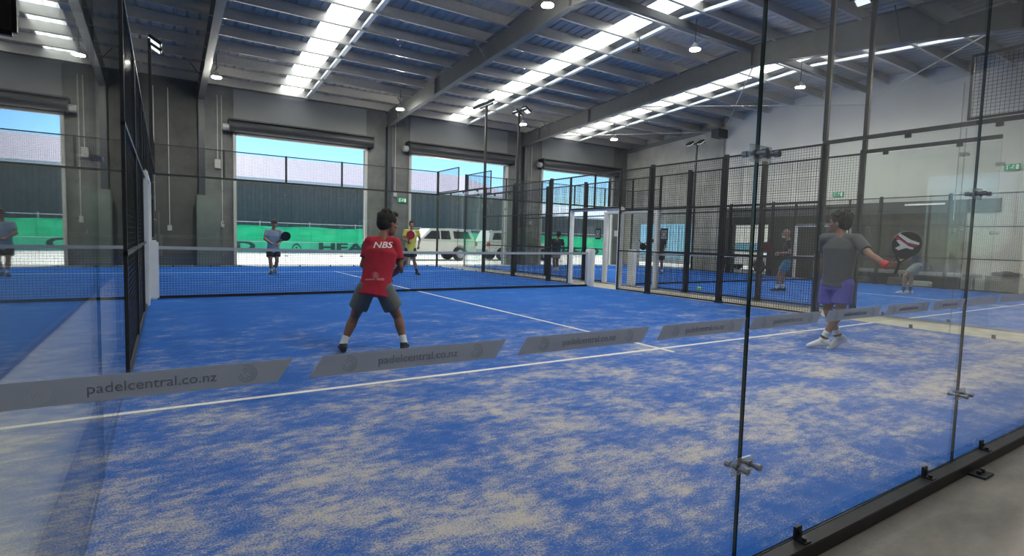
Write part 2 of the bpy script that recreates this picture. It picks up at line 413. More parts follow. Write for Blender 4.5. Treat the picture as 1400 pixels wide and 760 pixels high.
# white pickups
M_car=mat('white_car_paint',(.74,.73,.66),.35); M_cglass=mat('car_glass',(.02,.025,.03),.1); M_tyre=mat('tyre',(.02,.02,.02),.8); M_rim=mat('alloy',(.5,.5,.52),.3,.8)
def pickup(x0,y0,flip,label,canopy=True):
    t=thing('pickup_truck',(x0,y0,FL),label,'vehicle',rotz=PI if flip else 0)
    # local: nose towards -x, tail at x=+2.6; width along y
    def arch(cx,r,n=9): return [(cx-r*math.cos(PI*i/n), .42+r*math.sin(PI*i/n)) for i in range(n+1)]
    low=[(-2.62,.42)]+arch(-1.62,.46)+arch(1.55,.46)+[(2.6,.46),(2.62,1.08),(-.95,1.12),(-2.3,1.02),(-2.6,.85)]
    b=MB(); b.prism(low,'y',-.9,.9); b.build('body',M_car,t,bevel=.03)
    up=[(-1.0,1.10),(-.25,1.78),(1.0,1.83),(2.3,1.80),(2.56,1.12)] if canopy else [(-1.0,1.10),(-.25,1.76),(.9,1.78),(1.1,1.10)]
    b=MB(); n=len(up); k=len(b.v)
    for s in (-1,1):
        for (x,z) in up: b.v.append((x, s*(.86-.16*(z-1.1)/.7), z))
    b.f.append(tuple(range(n))); b.f.append(tuple(reversed(range(n,2*n))))
    for i in range(n): b.f.append(((i+1)%n,i,n+i,n+(i+1)%n))
    b.mi=[0]*len(b.f); b.build('canopy_and_cab',M_car,t,bevel=.03)
    wins=[[(-.72,1.2),(-.18,1.66),(.3,1.68),(.3,1.2)],[(.38,1.2),(.38,1.68),(.92,1.69),(.98,1.2)]]
    if canopy: wins.append([(1.2,1.25),(1.16,1.68),(2.12,1.66),(2.3,1.25)])
    for s in (-1,1):
        for w in wins:
            b=MB(); yy=[s*(.86-.16*(z-1.1)/.7) for (x,z) in w]
            f=[(x,y_+s*.012,z) for (x,z),y_ in zip(w,yy)]; g=[(x,y_-s*.02,z) for (x,z),y_ in zip(w,yy)]
            b.v=f+g; b.f=[(0,1,2,3),(7,6,5,4)]+[(i,(i+1)%4,4+(i+1)%4,4+i) for i in range(4)]; b.mi=[0]*6
            b.build('window',M_cglass,t)
        for cx in (-1.62,1.55):
            b=MB(); b.tube((cx,s*.66,.38),(cx,s*.9,.38),.38,24); o=b.build('wheel',M_tyre,t,bevel=0)
            b=MB(); b.tube((cx,s*.9,.38),(cx,s*.915,.38),.235,20)
            for q in range(6):
                a=q*PI/3; b.tube((cx,s*.92,.38),(cx+.22*math.cos(a),s*.92,.38+.22*math.sin(a)),.03,6)
            b.build('rim',M_rim,o)
        b=MB(); b.box(2.5,2.66,s*.9-.1 if s>0 else s*.9-.02,s*.9+.02 if s>0 else s*.9+.1,.85,1.08); b.build('tail_light',mat('red_lens',(.6,.02,.02),.3),t)
    b=MB(); b.box(2.6,2.75,-.85,.85,.5,.66); b.build('rear_bumper',M_grey,t)
    b=MB(); b.box(-2.72,-2.58,-.85,.85,.45,.72); b.build('front_bumper',M_grey,t)
    return t
pickup(13.0,27.6,False,'white pickup truck with canopy parked outside behind the player in yellow')
pickup(19.2,27.9,True,'white pickup truck with its tail lamp towards the other pickup, partly behind the pillar')
# second-door yard beyond the right wall
b=MB(); b.box(29.,31.,22.2,28.8,.3,2.6); t=b.build('shipping_container',mat('pale_blue_steel',(.30,.55,.66),.6,0,.1,3),None,bevel=.03,label='pale blue container outside the opening at far right corner',cat='container')
b=MB()
for k in range(26): b.box(28.97,29.,22.3+k*.245,22.4+k*.245,.4,2.5)
b.build('corrugation',mat('pale_blue_steel',(.3,.55,.66)),t)
b=MB(); b.box(29.1,30.9,22.3,28.7,FL,.3); b.build('skid_base',M_grey,t)
# small white car beyond the right-hand doorway
def car(x,y,rz,label):
    t=thing('hatchback_car',(x,y,FL),label,'vehicle',rotz=rz)
    def arch(cx,r,n=9): return [(cx-r*math.cos(PI*i/n), .3+r*math.sin(PI*i/n)) for i in range(n+1)]
    low=[(-2.1,.3)]+arch(-1.3,.36)+arch(1.3,.36)+[(2.1,.32),(2.1,.85),(.9,.98),(-1.3,.95),(-2.05,.75)]
    b=MB(); b.prism(low,'y',-.85,.85); b.build('body',M_car,t,bevel=.04)
    b=MB(); up=[(-1.3,.94),(-.45,1.42),(1.2,1.46),(1.95,.9)]; n=4
    for s in (-1,1):
        for (px,z) in up: b.v.append((px, s*(.82-.2*(z-.9)/.55), z))
    b.f=[tuple(range(n)),tuple(reversed(range(n,2*n)))]+[((i+1)%n,i,n+i,n+(i+1)%n) for i in range(n)]; b.mi=[0]*6
    b.build('glasshouse',mat('blue_glass',(.10,.22,.27),.15),t,bevel=.03)
    b=MB(); b.box(-.4,1.15,-.62,.62,1.42,1.48); b.build('roof_skin',M_car,t,bevel=.02)
    for s in (-1,1):
        for cx in (-1.3,1.3):
            b=MB(); b.tube((cx,s*.66,.3),(cx,s*.86,.3),.3,20); b.build('wheel',M_tyre,t)
    return t
car(26.2,16.2,PI/2-.1,'small white car outside the doorway in the dark right-hand wall')
b=MB(); b.box(33,33.4,2,34,FL,5.5); b.build('boundary_wall',mat('cream_block_wall',(.66,.62,.5),.9,0,.08,2),None,label='sunlit cream wall outside beyond the white car',cat='wall',kind='structure')

# ------------------------------------------------------------------ roller doors
def roller(a,c,label,motor_left=True):
    t=thing('roller_door',((a+c)/2,YF,DT),label,'roller door'); w=(c-a)/2
    b=MB(); b.tube((-w-.18,-.3,.2),(w+.18,-.3,.2),.22,20); b.build('rolled_curtain',M_roller,t)
    b=MB(); b.box(-w-.2,w+.2,-.06,0,-.05,.42); b.box(-w-.2,w+.2,-.5,-.02,.4,.45); b.build('header',mat('roller_header',(.07,.075,.085),.6),t)
    b=MB(); b.box(-w,w,-.12,-.06,-.12,-.02); b.build('bottom_rail',M_galv,t)
    for s in (-1,1):
        b=MB(); b.box(s*w-.05,s*w+.05,-.12,0,FL-DT,0.); b.build('guide_rail',M_conduit,t)
        b=MB(); b.box(s*(w+.2)-.015,s*(w+.2)+.015,-.5,0,-.06,.45); b.build('end_bracket',M_black,t)
    b=MB(); b.tube((-w-.42,-.3,.12),(-w-.2,-.3,.12),.13,16); b.build('motor',M_grey,t)
    return t
roller(*DOORS[0],'open roller door nearest the left court wall, behind the player in a hat')
roller(*DOORS[1],'open middle roller door with the white pickups parked outside')
roller(*DOORS[2],'open roller door in far right corner, behind the gate')
# cabinet and conduits on far wall
t=thing('electrical_cabinet',(1.62,21.84,FL),'tall grey-green cabinet at the foot of the leftmost steel column','cabinet')
b=MB(); b.box(-.38,.38,-.25,.1,.0,2.58); b.build('body',M_greenpanel,t,bevel=.01)
b=MB(); b.box(-.35,.35,-.27,-.25,.08,2.5); b.build('door',M_greenpanel,t,bevel=.004)
b=MB(); b.box(.27,.3,-.3,-.27,1.1,1.25); b.build('handle',M_steel,t)
def conduit(pts,label,box=None,boxm=None):
    b=MB(); b.path(pts,.016,8); o=b.build('wall_conduit',M_conduit,None,label=label,cat='conduit')
    if box:
        bb=MB(); x,y,z,w,h=box; bb.box(x-w/2,x+w/2,y-.08,y,z-h/2,z+h/2); bb.build('junction_box',boxm or M_conduit,o,bevel=.005)
for (x,z0,bx,lab) in ((-.02,1.9,(-.02,.07,.1,.16),'thin grey conduit ending at a switch, leftmost on the far wall'),(.42,1.35,(.42,1.3,.14,.2),'pale conduit right of the left floodlight pole on dark far wall'),(1.98,3.9,(1.98,3.75,.2,.34),'conduit with pale box right of leftmost steel column'),(2.12,1.6,(2.12,1.5,.12,.22),'thin conduit down to a socket beside the leftmost roller door')):
    conduit([(x,YF-.08,6.3),(x,YF-.08,z0)],lab,(bx[0],YF-.02,bx[1],bx[2],bx[3]) if len(bx)==4 else None)
conduit([(8.95,YF-.05,6.4),(8.95,YF-.05,3.2)],'thin conduit on the pillar between first and second roller doors',(8.95,YF-.02,3.1,.16,.2))
conduit([(16.3,YF-.05,6.4),(16.3,YF-.05,2.2)],'thin conduit on the pillar left of the rightmost roller door',(16.3,YF-.02,2.1,.16,.2))
conduit([(XR-.08,6.42,6.9),(XR-.08,6.42,FL)],'long pale downpipe on the right wall above the bench')
# exit signs
M_exit=mat('exit_green',(.02,.30,.16),.5,emit=.15); M_exitw=mat('exit_white',(.8,.85,.8),.5,emit=.2)
def exit_sign(loc,rotz,label):
    t=thing('exit_sign',loc,label,'exit sign',rotz=rotz)
    b=MB(); b.box(-.2,.2,-.05,0,-.1,.1); b.build('box',M_exit,t,bevel=.004)
    b=MB(); y=-.056
    b.tube((.03,y,.062),(.03,y+.004,.062),.016,10)                       # running figure
    for (p,q,w) in (((.025,.042),(-.005,-.005),.022),((.02,.038),(.055,.012),.012),((.02,.038),(-.02,.03),.012),((-.005,-.005),(.03,-.03),.014),((.03,-.03),(.02,-.065),.013),((-.005,-.005),(-.035,-.03),.014),((-.035,-.03),(-.07,-.03),.013)):
        d=Vector((q[0]-p[0],q[1]-p[1])).normalized()*w/2; nx,nz=-d.y,d.x
        b.quad((p[0]+nx,y,p[1]+nz),(q[0]+nx,y,q[1]+nz),(q[0]-nx,y,q[1]-nz),(p[0]-nx,y,p[1]-nz))
    b.box(-.14,-.11,y,y+.004,-.075,.075); b.box(-.14,-.06,y,y+.004,.06,.075); b.box(.09,.16,y,y+.004,-.075,.075)
    b.build('pictogram',M_exitw,t)
exit_sign((11.85-2.5,YF-.02,2.87) if False else (8.95+.35,YF-.02,2.85),0,'small green running-man exit sign on pillar between first and second doors')
exit_sign((XR-.02,10.28,3.38),-PI/2,'green running-man exit sign on white right wall behind mesh')
exit_sign((XR-.02,5.0,3.95),-PI/2,'green exit sign high on the right wall behind the near glass')

# high bay lamps
def lamp(loc,label):
    t=thing('high_bay_lamp',loc,label,'ceiling lamp',group='high bay lamps under the roof')
    b=MB(); b.tube((0,0,.0),(0,0,.07),.145,20,.13); b.tube((0,0,.07),(0,0,.17),.08,16,.05); b.build('housing',M_grey,t)
    b=MB(); b.tube((0,0,-.02),(0,0,0),.135,20); b.build('diffuser',M_lamp,t)
    x,y,z=loc; b=MB(); b.tube((0,0,.2),(0,0,max(.3,zp(y)-z)),.01,6); b.build('hanging_rod',M_black,t)
M_lamp=mat('lamp_white',(1,.95,.85),.5,emit=520)
for (l,lab) in (((1.72,18.8,6.1),'glowing high bay lamp under the leftmost rafter'),((7.95,19.1,6.1),'glowing high bay lamp beside lower end of the middle rafter'),((7.75,9.3,6.6),'bright high bay lamp at top edge near ridge'),((12.75,9.2,6.62),'high bay lamp hanging from the ridge strut, left of right-hand rafter'),((18.2,9.3,6.55),'high bay lamp against the roof near the right wall'),((13.1,18.3,6.1),'small high bay lamp behind twin floodlight poles'),((18.3,18.3,6.1),'small high bay lamp over the rightmost roller door'),((-4.6,9.3,6.6),'added unseen high bay lamp beyond the left side of front court'),((4.9,.5,6.2),'added unseen high bay lamp overhead at the near end of front court'),((12.,.5,6.2),'added unseen high bay lamp overhead between the near ends of the courts'),((19.,.5,6.2),'added unseen high bay lamp overhead at the near end of neighbouring court')):  # the last four hang out of view, added as extra fill light
    lamp(l,lab)
t=thing('ceiling_fan_guard',(12.0,10.6,7.0),'round wire guarded fitting hanging in front of a skylight panel','ceiling fitting')
b=MB()
for r in (.12,.2):
    for k in range(20):
        a=2*PI*k/20; c=2*PI*(k+1)/20; b.tube((r*math.cos(a),r*math.sin(a),-.2),(r*math.cos(c),r*math.sin(c),-.2),.012,5)
b.build('ring',M_black,t)
b=MB(); b.tube((0,0,-.24),(0,0,-.12),.06,12); b.tube((0,0,-.12),(0,0,.2),.012,6); b.build('stem',M_black,t)

# ------------------------------------------------------------------ courts
TH=3.0
def ordn(i): return ['first','second','third','fourth','fifth','sixth','seventh','eighth'][i]
_cache={}
def wire_mesh(w,z0,z1,pitch=.05,d=.0042):
    key=('w',round(w,3),z0,z1)
    if key not in _cache:
        b=MB(); n=int(round(w/pitch))
        for i in range(1,n): x=i*w/n; b.box(x-d/2,x+d/2,-d,0,z0,z1)
        n=int(round((z1-z0)/pitch))
        for i in range(1,n): z=z0+i*(z1-z0)/n; b.box(0,w,0,d,z-d/2,z+d/2)
        _cache[key]=b.mesh('wire_mesh',M_wire)
    return _cache[key]
def frame_mesh(w,z0,z1,rails,t=.032):
    key=('f',round(w,3),z0,z1,tuple(rails))
    if key not in _cache:
        b=MB(); h=t/2
        for z in rails: b.box(0,w,-.022,.022,z-h,z+h)
        b.box(0,t,-.02,.02,z0,z1); b.box(w-t,w,-.02,.02,z0,z1)
        _cache[key]=b.mesh('frame',M_black)
    return _cache[key]
def mesh_bay(p0,p1,z0,z1,rails,label,group=None):
    """wire mesh bay from p0 to p1 (xy)"""
    d=Vector((p1[0]-p0[0],p1[1]-p0[1])); w=d.length
    t=thing('mesh_fence',(p0[0],p0[1],0),label,'mesh fence',group,math.atan2(d.y,d.x))
    link('wire_mesh',wire_mesh(w,z0,z1),t); link('frame',frame_mesh(w,z0,z1,rails),t)
    return t
def post(x,y,z0,z1,label,w=.08,foot=True):
    key=('p',z0,z1,w,foot)
    if key not in _cache:
        b=MB(); b.box(-w/2,w/2,-w/2,w/2,z0,z1)
        if foot:
            b.box(-.045,.045,-.1,.1,z0,z0+.012)
            for s in (-1,1):
                b.prism([(s*w/2,.0+z0),(s*.095,z0),(s*w/2,z0+.16)],'x',-.006,.006)
        _cache[key]=b.mesh('fence_post',M_black,.003 if not foot else 0)
    return link('fence_post',_cache[key],None,(x,y,0),label=label,cat='fence post')
def clamp_mesh():
    if 'c' not in _cache:
        b=MB(); b.box(-.062,.062,-.017,-.009,-.03,.03); _cache['c']=b.mesh('clamp_plate',[M_clear],.002)
        b=MB()
        b.tube((0,.03,0),(0,-.05,0),.008,12); b.tube((0,-.045,0),(0,-.062,0),.012,12); b.tube((0,-.016,0),(0,-.022,0),.013,12); b.tube((0,.012,0),(0,.03,0),.012,12)
        _cache['cb']=b.mesh('bolt',M_steel)
        b=MB(); b.box(-.022,.022,-.02,-.008,.0,.055); b.box(-.022,.022,-.06,-.008,-.004,.006); b.tube((0,-.03,.03),(0,-.008,.03),.010,10); b.tube((0,-.042,.004),(0,-.042,.018),.010,8)
        _cache['l']=b.mesh('foot_bracket',[mat('bracket_black',(.015,.015,.017),.35)],.0)
    return _cache['c'],_cache['cb'],_cache['l']
def pane(p0,p1,label,z1=2.97,m=None,clamps=(.39,1.51,2.6),outside=1,feet=(.24,.79),joint=True,z0=.0):
    """glass panel from p0 to p1; local x along it, local -y is the outside"""
    d=Vector((p1[0]-p0[0],p1[1]-p0[1])); w=d.length; a=math.atan2(d.y,d.x)
    t=thing('court_glass',(p0[0],p0[1],0),label,'glass panel',None,a)
    g=.004; b=MB(); b.box(g,w-g,-.006,.006,z0,z1)
    me=b.mesh('pane',[m or M_glass,M_gedge])
    for p in me.polygons:
        if abs(p.normal.y)<.5: p.material_index=1
    link('pane',me,t)
    c,cb,l=clamp_mesh()
    if joint:
        for z in clamps:
            o=link('clamp_plate',c,t,(w,0,z)); o.scale=(1,outside,1)
            q=link('bolt',cb,o,(-.036,0,0)); q=link('bolt',cb,o,(.036,0,0))
    for f in feet:
        o=link('foot_bracket',l,t,(w*f,0,0)); o.scale=(1,outside,1)
    return t,w

def side_wall(x,court,side,y0glass=True,tallnear=True):
    """one long side: 4 m glass at each end, mesh between, gate in the middle. side=-1 left, +1 right"""
    nm='%s side of %s court'%('left' if side<0 else 'right',court)
    out=1
    R4=[.03,1.0,2.0,TH]
    xm=x-side*.03 if not (side<0 and court=='front') else x
    def P(y): return (xm,y)
    gl=M_glass if court=='front' else M_glass2
    for k,(a,c) in enumerate(((0,2),(2,4))):
        if court!='front' and (side>0 or k==0): continue
        if side<0: pane(P(c),P(a),'%s clear glass pane from the near corner, %s'%(ordn(k),nm),m=gl,clamps=(.39,1.51,2.6),joint=(k==1),feet=(.25,.75))
        else: pane(P(a),P(c),'%s clear glass pane from the near corner, %s'%(ordn(k),nm),m=gl,clamps=(.39,1.51,2.6),joint=(k==0),feet=(.25,.75))
    for k,(a,c) in enumerate(((16,18),(18,20))):
        pane(P(a),P(c),'%s glass pane beyond the mesh, %s'%(ordn(k),nm),m=M_glass2,joint=(k==0))
    lst=[(4,6,'mesh bay next to near glass'),(6,8,'second mesh bay before the gate'),(8,9,'narrow mesh bay just before the gate'),(11,12,'narrow mesh bay just past the gate'),(12,14,'wide mesh bay past the gate'),(14,16,'mesh bay next to far glass')]
    for (a,c,l) in lst:
        if court!='front' and side>0 and c<=4: continue
        if side<0: a,c=c,a
        mesh_bay(P(a),P(c),.02,TH,R4,'black wire %s, %s'%(l,nm))
    mesh_bay(P(9),P(11),2.1,TH,[2.1,TH],'short black mesh bay over gate opening, %s'%nm)
    if court=='front': mesh_bay(P(0),P(2),3.07,3.97,[3.09,3.97],'upper mesh square above near glass, %s'%nm)
    mesh_bay(P(18),P(20),3.07,3.97,[3.09,3.97],'upper mesh square above far corner glass, %s'%nm)
    for (a,c,l) in ((0,4,'near'),(16,20,'far')):
        if court!='front' and side>0 and l=='near': continue
        if court!='front' and l=='near': a=2
        b=MB(); b.box(-.03,.03,a,c,3.0,3.06)
        for q in (0,1,2): b.box(-.02,.02,a+.5+q*1.1,a+.58+q*1.1,2.94,3.0)
        b.build('glass_top_rail',M_black,None,loc=(x,0,0),label='black rail on top of %s glass, %s'%(l,nm),cat='rail')
    for y in (4,6,8,12,14,16):
        near={4:'beside the near glass',6:'two metres past the near glass',8:'just before the gate',12:'just past the gate',14:'second past the gate',16:'beside the far glass'}[y]
        if side<0 and court=='front': post(x-.045,y,0.,TH+.06,'black fence post %s, %s'%(near,nm),.03,False)
        else: post(x+side*.038,y,0.,TH+.06,'black fence post %s, %s'%(near,nm))
    b=MB(); b.box(x-.02,x+.02,9.98,10.02,2.1,TH); b.build('gate_top_post',M_black,None,label='short black upright above gate opening, %s'%nm,cat='fence post')
    # padded gate frame
    t=thing('padded_gate',(x+(.0 if side<0 and court=='front' else side*.035),10,0),'white padded frame around gate opening, %s'%nm,'gate')
    for (s,l) in ((-1,'near'),(1,'far')):
        b=MB(); b.box(-.06,.06,s-.07,s+.07,0,2.1); b.build('padded_upright',M_pad,t,bevel=.02)
    b=MB(); b.box(-.05,.05,-1.0,1.0,2.03,2.13); b.build('padded_lintel',M_pad,t,bevel=.02)
    b=MB(); b.box(-.04,.04,-.92,-.13,-.001,.004); b.box(-.04,.04,.13,.92,-.001,.004); b.build('threshold',mat('pale_threshold',(.6,.6,.58),.7),t)
    if side<0:
        b=MB(); b.box(-.15 if court=='front' else -.06,-.007,0,20,FL,-.002)
    else:
        b=MB(); b.box(.007,.05,0,20,FL,-.015)
    b.build('base_beam',M_beam if side<0 and court=='front' else M_grey,None,loc=(x,0,0),label='long low steel base beam, %s'%nm,cat='beam')
def far_wall(x0,court):
    nm='far wall of %s court'%court
    for k in range(5):
        a,c=x0+2*k,x0+2*k+2
        pane((a,20),(c,20),'%s glass pane from left, %s'%(ordn(k),nm),m=M_glass2,joint=(k<4),outside=-1)
        mesh_bay((a,20),(c,20),3.07,3.97,[3.97],'%s upper mesh bay from left, %s'%(ordn(k),nm))
        if 0<k: post(a,20,3.0,4.0,'%s short upright from left, top of %s'%(ordn(k-1),nm),.045,False)
    b=MB(); b.box(0,10,-.035,.035,2.985,3.055); b.build('glass_top_rail',M_black,None,loc=(x0,20,0),label='black rail across glass top, %s'%nm,cat='rail')
    for (x,l) in ((x0-.04,'left'),(x0+10.04,'right')): post(x,20.05,0,4.0,'tall black corner post, %s end of %s'%(l,nm),.07)
    b=MB(); b.box(0,10,.01,.09,FL,.005); b.build('base_beam',M_beam,None,loc=(x0,20,0),label='low steel base beam, %s'%nm,cat='beam')
def net(x0,court):
    t=thing('padel_net',(x0,10,0),'black net with pale top tape across the %s court'%court,'net')
    w=10.; b=MB(); d=.0035; n=int((w-.3)/.045)
    for i in range(n+1): x=.15+i*(w-.3)/n; b.box(x-d/2,x+d/2,-d/2,d/2,.05,.88-.035*math.sin(PI*x/w))
    m=19
    for j in range(1,m):
        for s in range(10):
            xa=.15+(w-.3)*s/10; xb=.15+(w-.3)*(s+1)/10
            za=.05+(.83-.035*math.sin(PI*xa/w))*j/m; zb_=.05+(.83-.035*math.sin(PI*xb/w))*j/m
            b.prism([(xa,za-d/2),(xb,zb_-d/2),(xb,zb_+d/2),(xa,za+d/2)],'y',-d/2,d/2)
    b.build('netting',M_netcord,t)
    b=MB()
    for s in range(20):
        xa=.12+(w-.24)*s/20; xb=.12+(w-.24)*(s+1)/20; za=.87-.035*math.sin(PI*xa/w); zb_=.87-.035*math.sin(PI*xb/w)
        b.prism([(xa,za),(xb,zb_),(xb,zb_+.055),(xa,za+.055)],'y',-.008,.008)
    b.build('top_tape',M_tape,t)
    b=MB(); b.box(.15,w-.15,-.012,.012,.012,.06); b.build('bottom_band',M_netcord,t)
    b=MB()
    for (x,l) in ((.08,'left'),(w-.08,'right')):
        q=MB(); q.box(-.09,.09,-.12,.12,0,1.02); q.build('net_post_pad',M_pad,None,bevel=.03,loc=(x0+x,10,0),label='white padded net post at the %s end of the %s court net'%(l,court),cat='net post')
def lines(x0,court):
    for i,(x,y,w,h) in enumerate(((0,3.025,10,.05),(0,16.925,10,.05),(4.975,2.85,.05,14.3))):
        b=MB(); b.box(x0+x,x0+x+w,y,y+h,-.01,.0035+.0005*(i==2)); b.build('court_line',M_line,None,kind='structure')
def court(x0,name):
    b=MB(); b.box(0,10,0,20,FL,0); b.build('turf_floor',M_turf if name=='front' else M_turf2,None,loc=(x0,0,0),kind='structure')
    lines(x0,name); net(x0,name); far_wall(x0,name)
    side_wall(x0,name,-1); side_wall(x0+10,name,1)
court(0,'front'); court(11.4,'neighbouring')

# back glass, right in front of the viewer
FB=[((0,0),(2.03,0)),((2.03,0),(4.03,0)),((4.03,0),(6.03,0)),((6.03,0),(8.03,0)),((8.03,0),(10,0))]
M_decal=mat('frosted_decal',(.80,.83,.90),.7,0,.04,5,trans=.55)
M_dec2=mat('decal_print',(.50,.53,.60),.7,trans=.5)
M_dec3=mat('decal_print_light',(.92,.94,.97),.7,trans=.5)
dtext=text_mesh('padelcentral.co.nz',.026,.0004,1.05); dtext.materials.append(M_dec2)
for k,(a,c) in enumerate(FB):
    t,w=pane(a,c,['back glass pane at left with grey printed strips and black corner bracket','second back glass pane from left, in front of the player in grey','third back glass pane from the left at right edge of picture','fourth pane of the back glass, right of picture','fifth pane of the back glass, by the far right corner'][k],feet=([.2,.77] if k==0 else [.2,.8]),joint=(k<4))
    base=[.03,.545,1.065,1.585] if k<4 else [.03,.545,1.065,1.5]
    for j,x in enumerate(base):
        L=.455 if x+.46<w-.02 else w-x-.02
        b=MB(); b.prism([(x-.03,.887),(x+L-.03,.887),(x+L,.932),(x,.932)],'y',-.0075,-.006)
        d=b.build('decal_strip',M_decal,t,label='grey strip with slanted ends')
        if k<2:
            o=link('lettering',dtext,d,(x+L*.5-.01,-.008,.909)); o.rotation_euler=(PI/2,0,0)
            for cx in (x+.055,x+L-.085):
                b=MB()
                for q,(a0,a1) in enumerate(((-.95,.62),(-1.05,.80),(-.80,.95),(-.95,.70))):
                    arc_strip(b,cx+.001*q,.9095-.0008*q,.0165-.0042*q,a0*PI,a1*PI,.0013,-.0082,24)
                b.build('swirl_emblem',M_dec3 if (k==0 and j==0 and cx<.2) else M_dec2,d)
t=thing('corner_bracket',(.0,0,1.51),'black square corner bracket with pale glare spot at top left of the glass','bracket')
b=MB(); b.box(-.02,.078,-.03,-.008,-.03,.032); b.build('plate',M_dark,t,bevel=.006)
b=MB(); b.tube((.045,-.03,.0),(.02,-.05,.002),.0085,14,.008); b.build('glare_spot',mat('beige_glare',(.55,.42,.32),.5),t,smooth=True)  # glare on the plate, modelled as a beige stub
b=MB(); b.box(-.1,10.1,-.072,-.007,FL,0.0); o=b.build('base_beam',M_beam,None,bevel=.003,label='heavy black steel base beam under the near back glass',cat='beam')
for k,x in enumerate((.9,2.0,4.05,6.05,8.05)):
    b=MB(); b.box(x,x+.13,-.15,-.07,FL,FL+.012); b.tube((x+.04,-.11,FL+.01),(x+.04,-.11,FL+.03),.012,8); b.tube((x+.09,-.11,FL+.01),(x+.09,-.11,FL+.03),.012,8)
    b.build('foot_plate',M_beam,o)
for (y,l) in ((.75,0),(2.0,0),(3.4,0)):
    b=MB(); b.box(-.25,-.15,y,y+.14,FL,FL+.012); b.build('foot_plate',M_beam,bpy.data.objects['base_beam'])
for (x,y,l) in ((0,-.0,'left'),(10,0,'right')):
    post(x-.09 if x==0 else x+.09,y,0,4.0,'tall black corner post at the %s end of near back glass'%l,.05,False)

# floodlight poles
M_lens=mat('lamp_lens',(.85,.88,.9),.3,emit=.6)
def pole(x,y,label,aim=1,heads=2,z0=3.06,stack=False):
    t=thing('floodlight_pole',(x,y,0),label,'floodlight')
    b=MB(); b.box(-.035,.035,-.035,.035,z0,6.0); b.build('mast',M_black,t)
    b=MB(); b.box(-.03,.03,-.45,.45,5.93,5.99); b.build('crossarm',M_black,t)
    for k in range(heads):
        yy=(-.3,.3)[k] if heads==2 else -.42+.28*k
        h=link('lamp_head',None,t,(aim*.12,yy,5.98)); h.rotation_euler=(0,aim*.55,0)
        b=MB(); b.box(-.16,.16,-.13,.13,-.03,.05); b.build('case',M_dark,h,bevel=.01)
        b=MB(); b.box(-.14,.14,-.115,.115,-.045,-.03); b.build('lens',M_lens,h)
        for q in range(5): pass
pole(0,16,'floodlight pole on the left wall of the front court, beside far glass',1)
pole(0,4,'floodlight pole on the left wall of the front court near the back glass',1)
pole(10,16,'left one of twin floodlight poles between the courts at far end',-1,4)
pole(11.4,16,'right one of twin floodlight poles between the courts at far end',1)
pole(10,4,'tall mast above the near mesh corner on right side of front court',-1)
pole(11.4,4,'tall mast on neighbouring court just right of the nearer mast',1)
pole(21.4,16,'floodlight pole with two bright heads against the right concrete wall',-1)

# plaques on the gates
def plaque(x,y,label):
    t=thing('gate_sign',(x-.03,y,1.45),label,'sign')
    b=MB(); b.box(-.012,0,-.125,.125,-.16,.16); b.build('board',M_dark,t,bevel=.004)
    b=MB(); b.box(-.016,-.012,-.085,.085,-.11,.11); b.build('print',mat('plaque_print',(.35,.36,.40),.6),t)
    b=MB()
    for k in range(16):
        a=2*PI*k/16; c=2*PI*(k+1)/16
        b.quad((-.018,.05*math.cos(a),.06*math.sin(a)),(-.018,.05*math.cos(c),.06*math.sin(c)),(-.018,.07*math.cos(c),.085*math.sin(c)),(-.018,.07*math.cos(a),.085*math.sin(a)))
    b.build('ring_emblem',M_dark,t)
plaque(11.4,11.35,'small dark framed plaque on the mesh left of neighbouring gate')
plaque(11.4,8.75,'small dark framed plaque on the mesh right of neighbouring gate')
b=MB(); b.box(-.3,.3,-.012,0,-.17,.17); b.build('wall_sign',M_white,None,loc=(22.55,YF-.04,1.75),label='white notice board on the far wall beside the rightmost door',cat='sign')

# tennis ball
bm=bmesh.new(); bmesh.ops.create_icosphere(bm,subdivisions=3,radius=.055); me=bpy.data.meshes.new('tennis_ball'); bm.to_mesh(me); bm.free()
me.materials.append(mat('felt_yellow',(.55,.85,.12),.9,0,.1,20,.3,200)); me.polygons.foreach_set('use_smooth',[True]*len(me.polygons))
link('padel_ball',me,None,(12.05,8.1,.055),label='bright yellow-green ball lying on the neighbouring court behind the mesh',cat='ball')

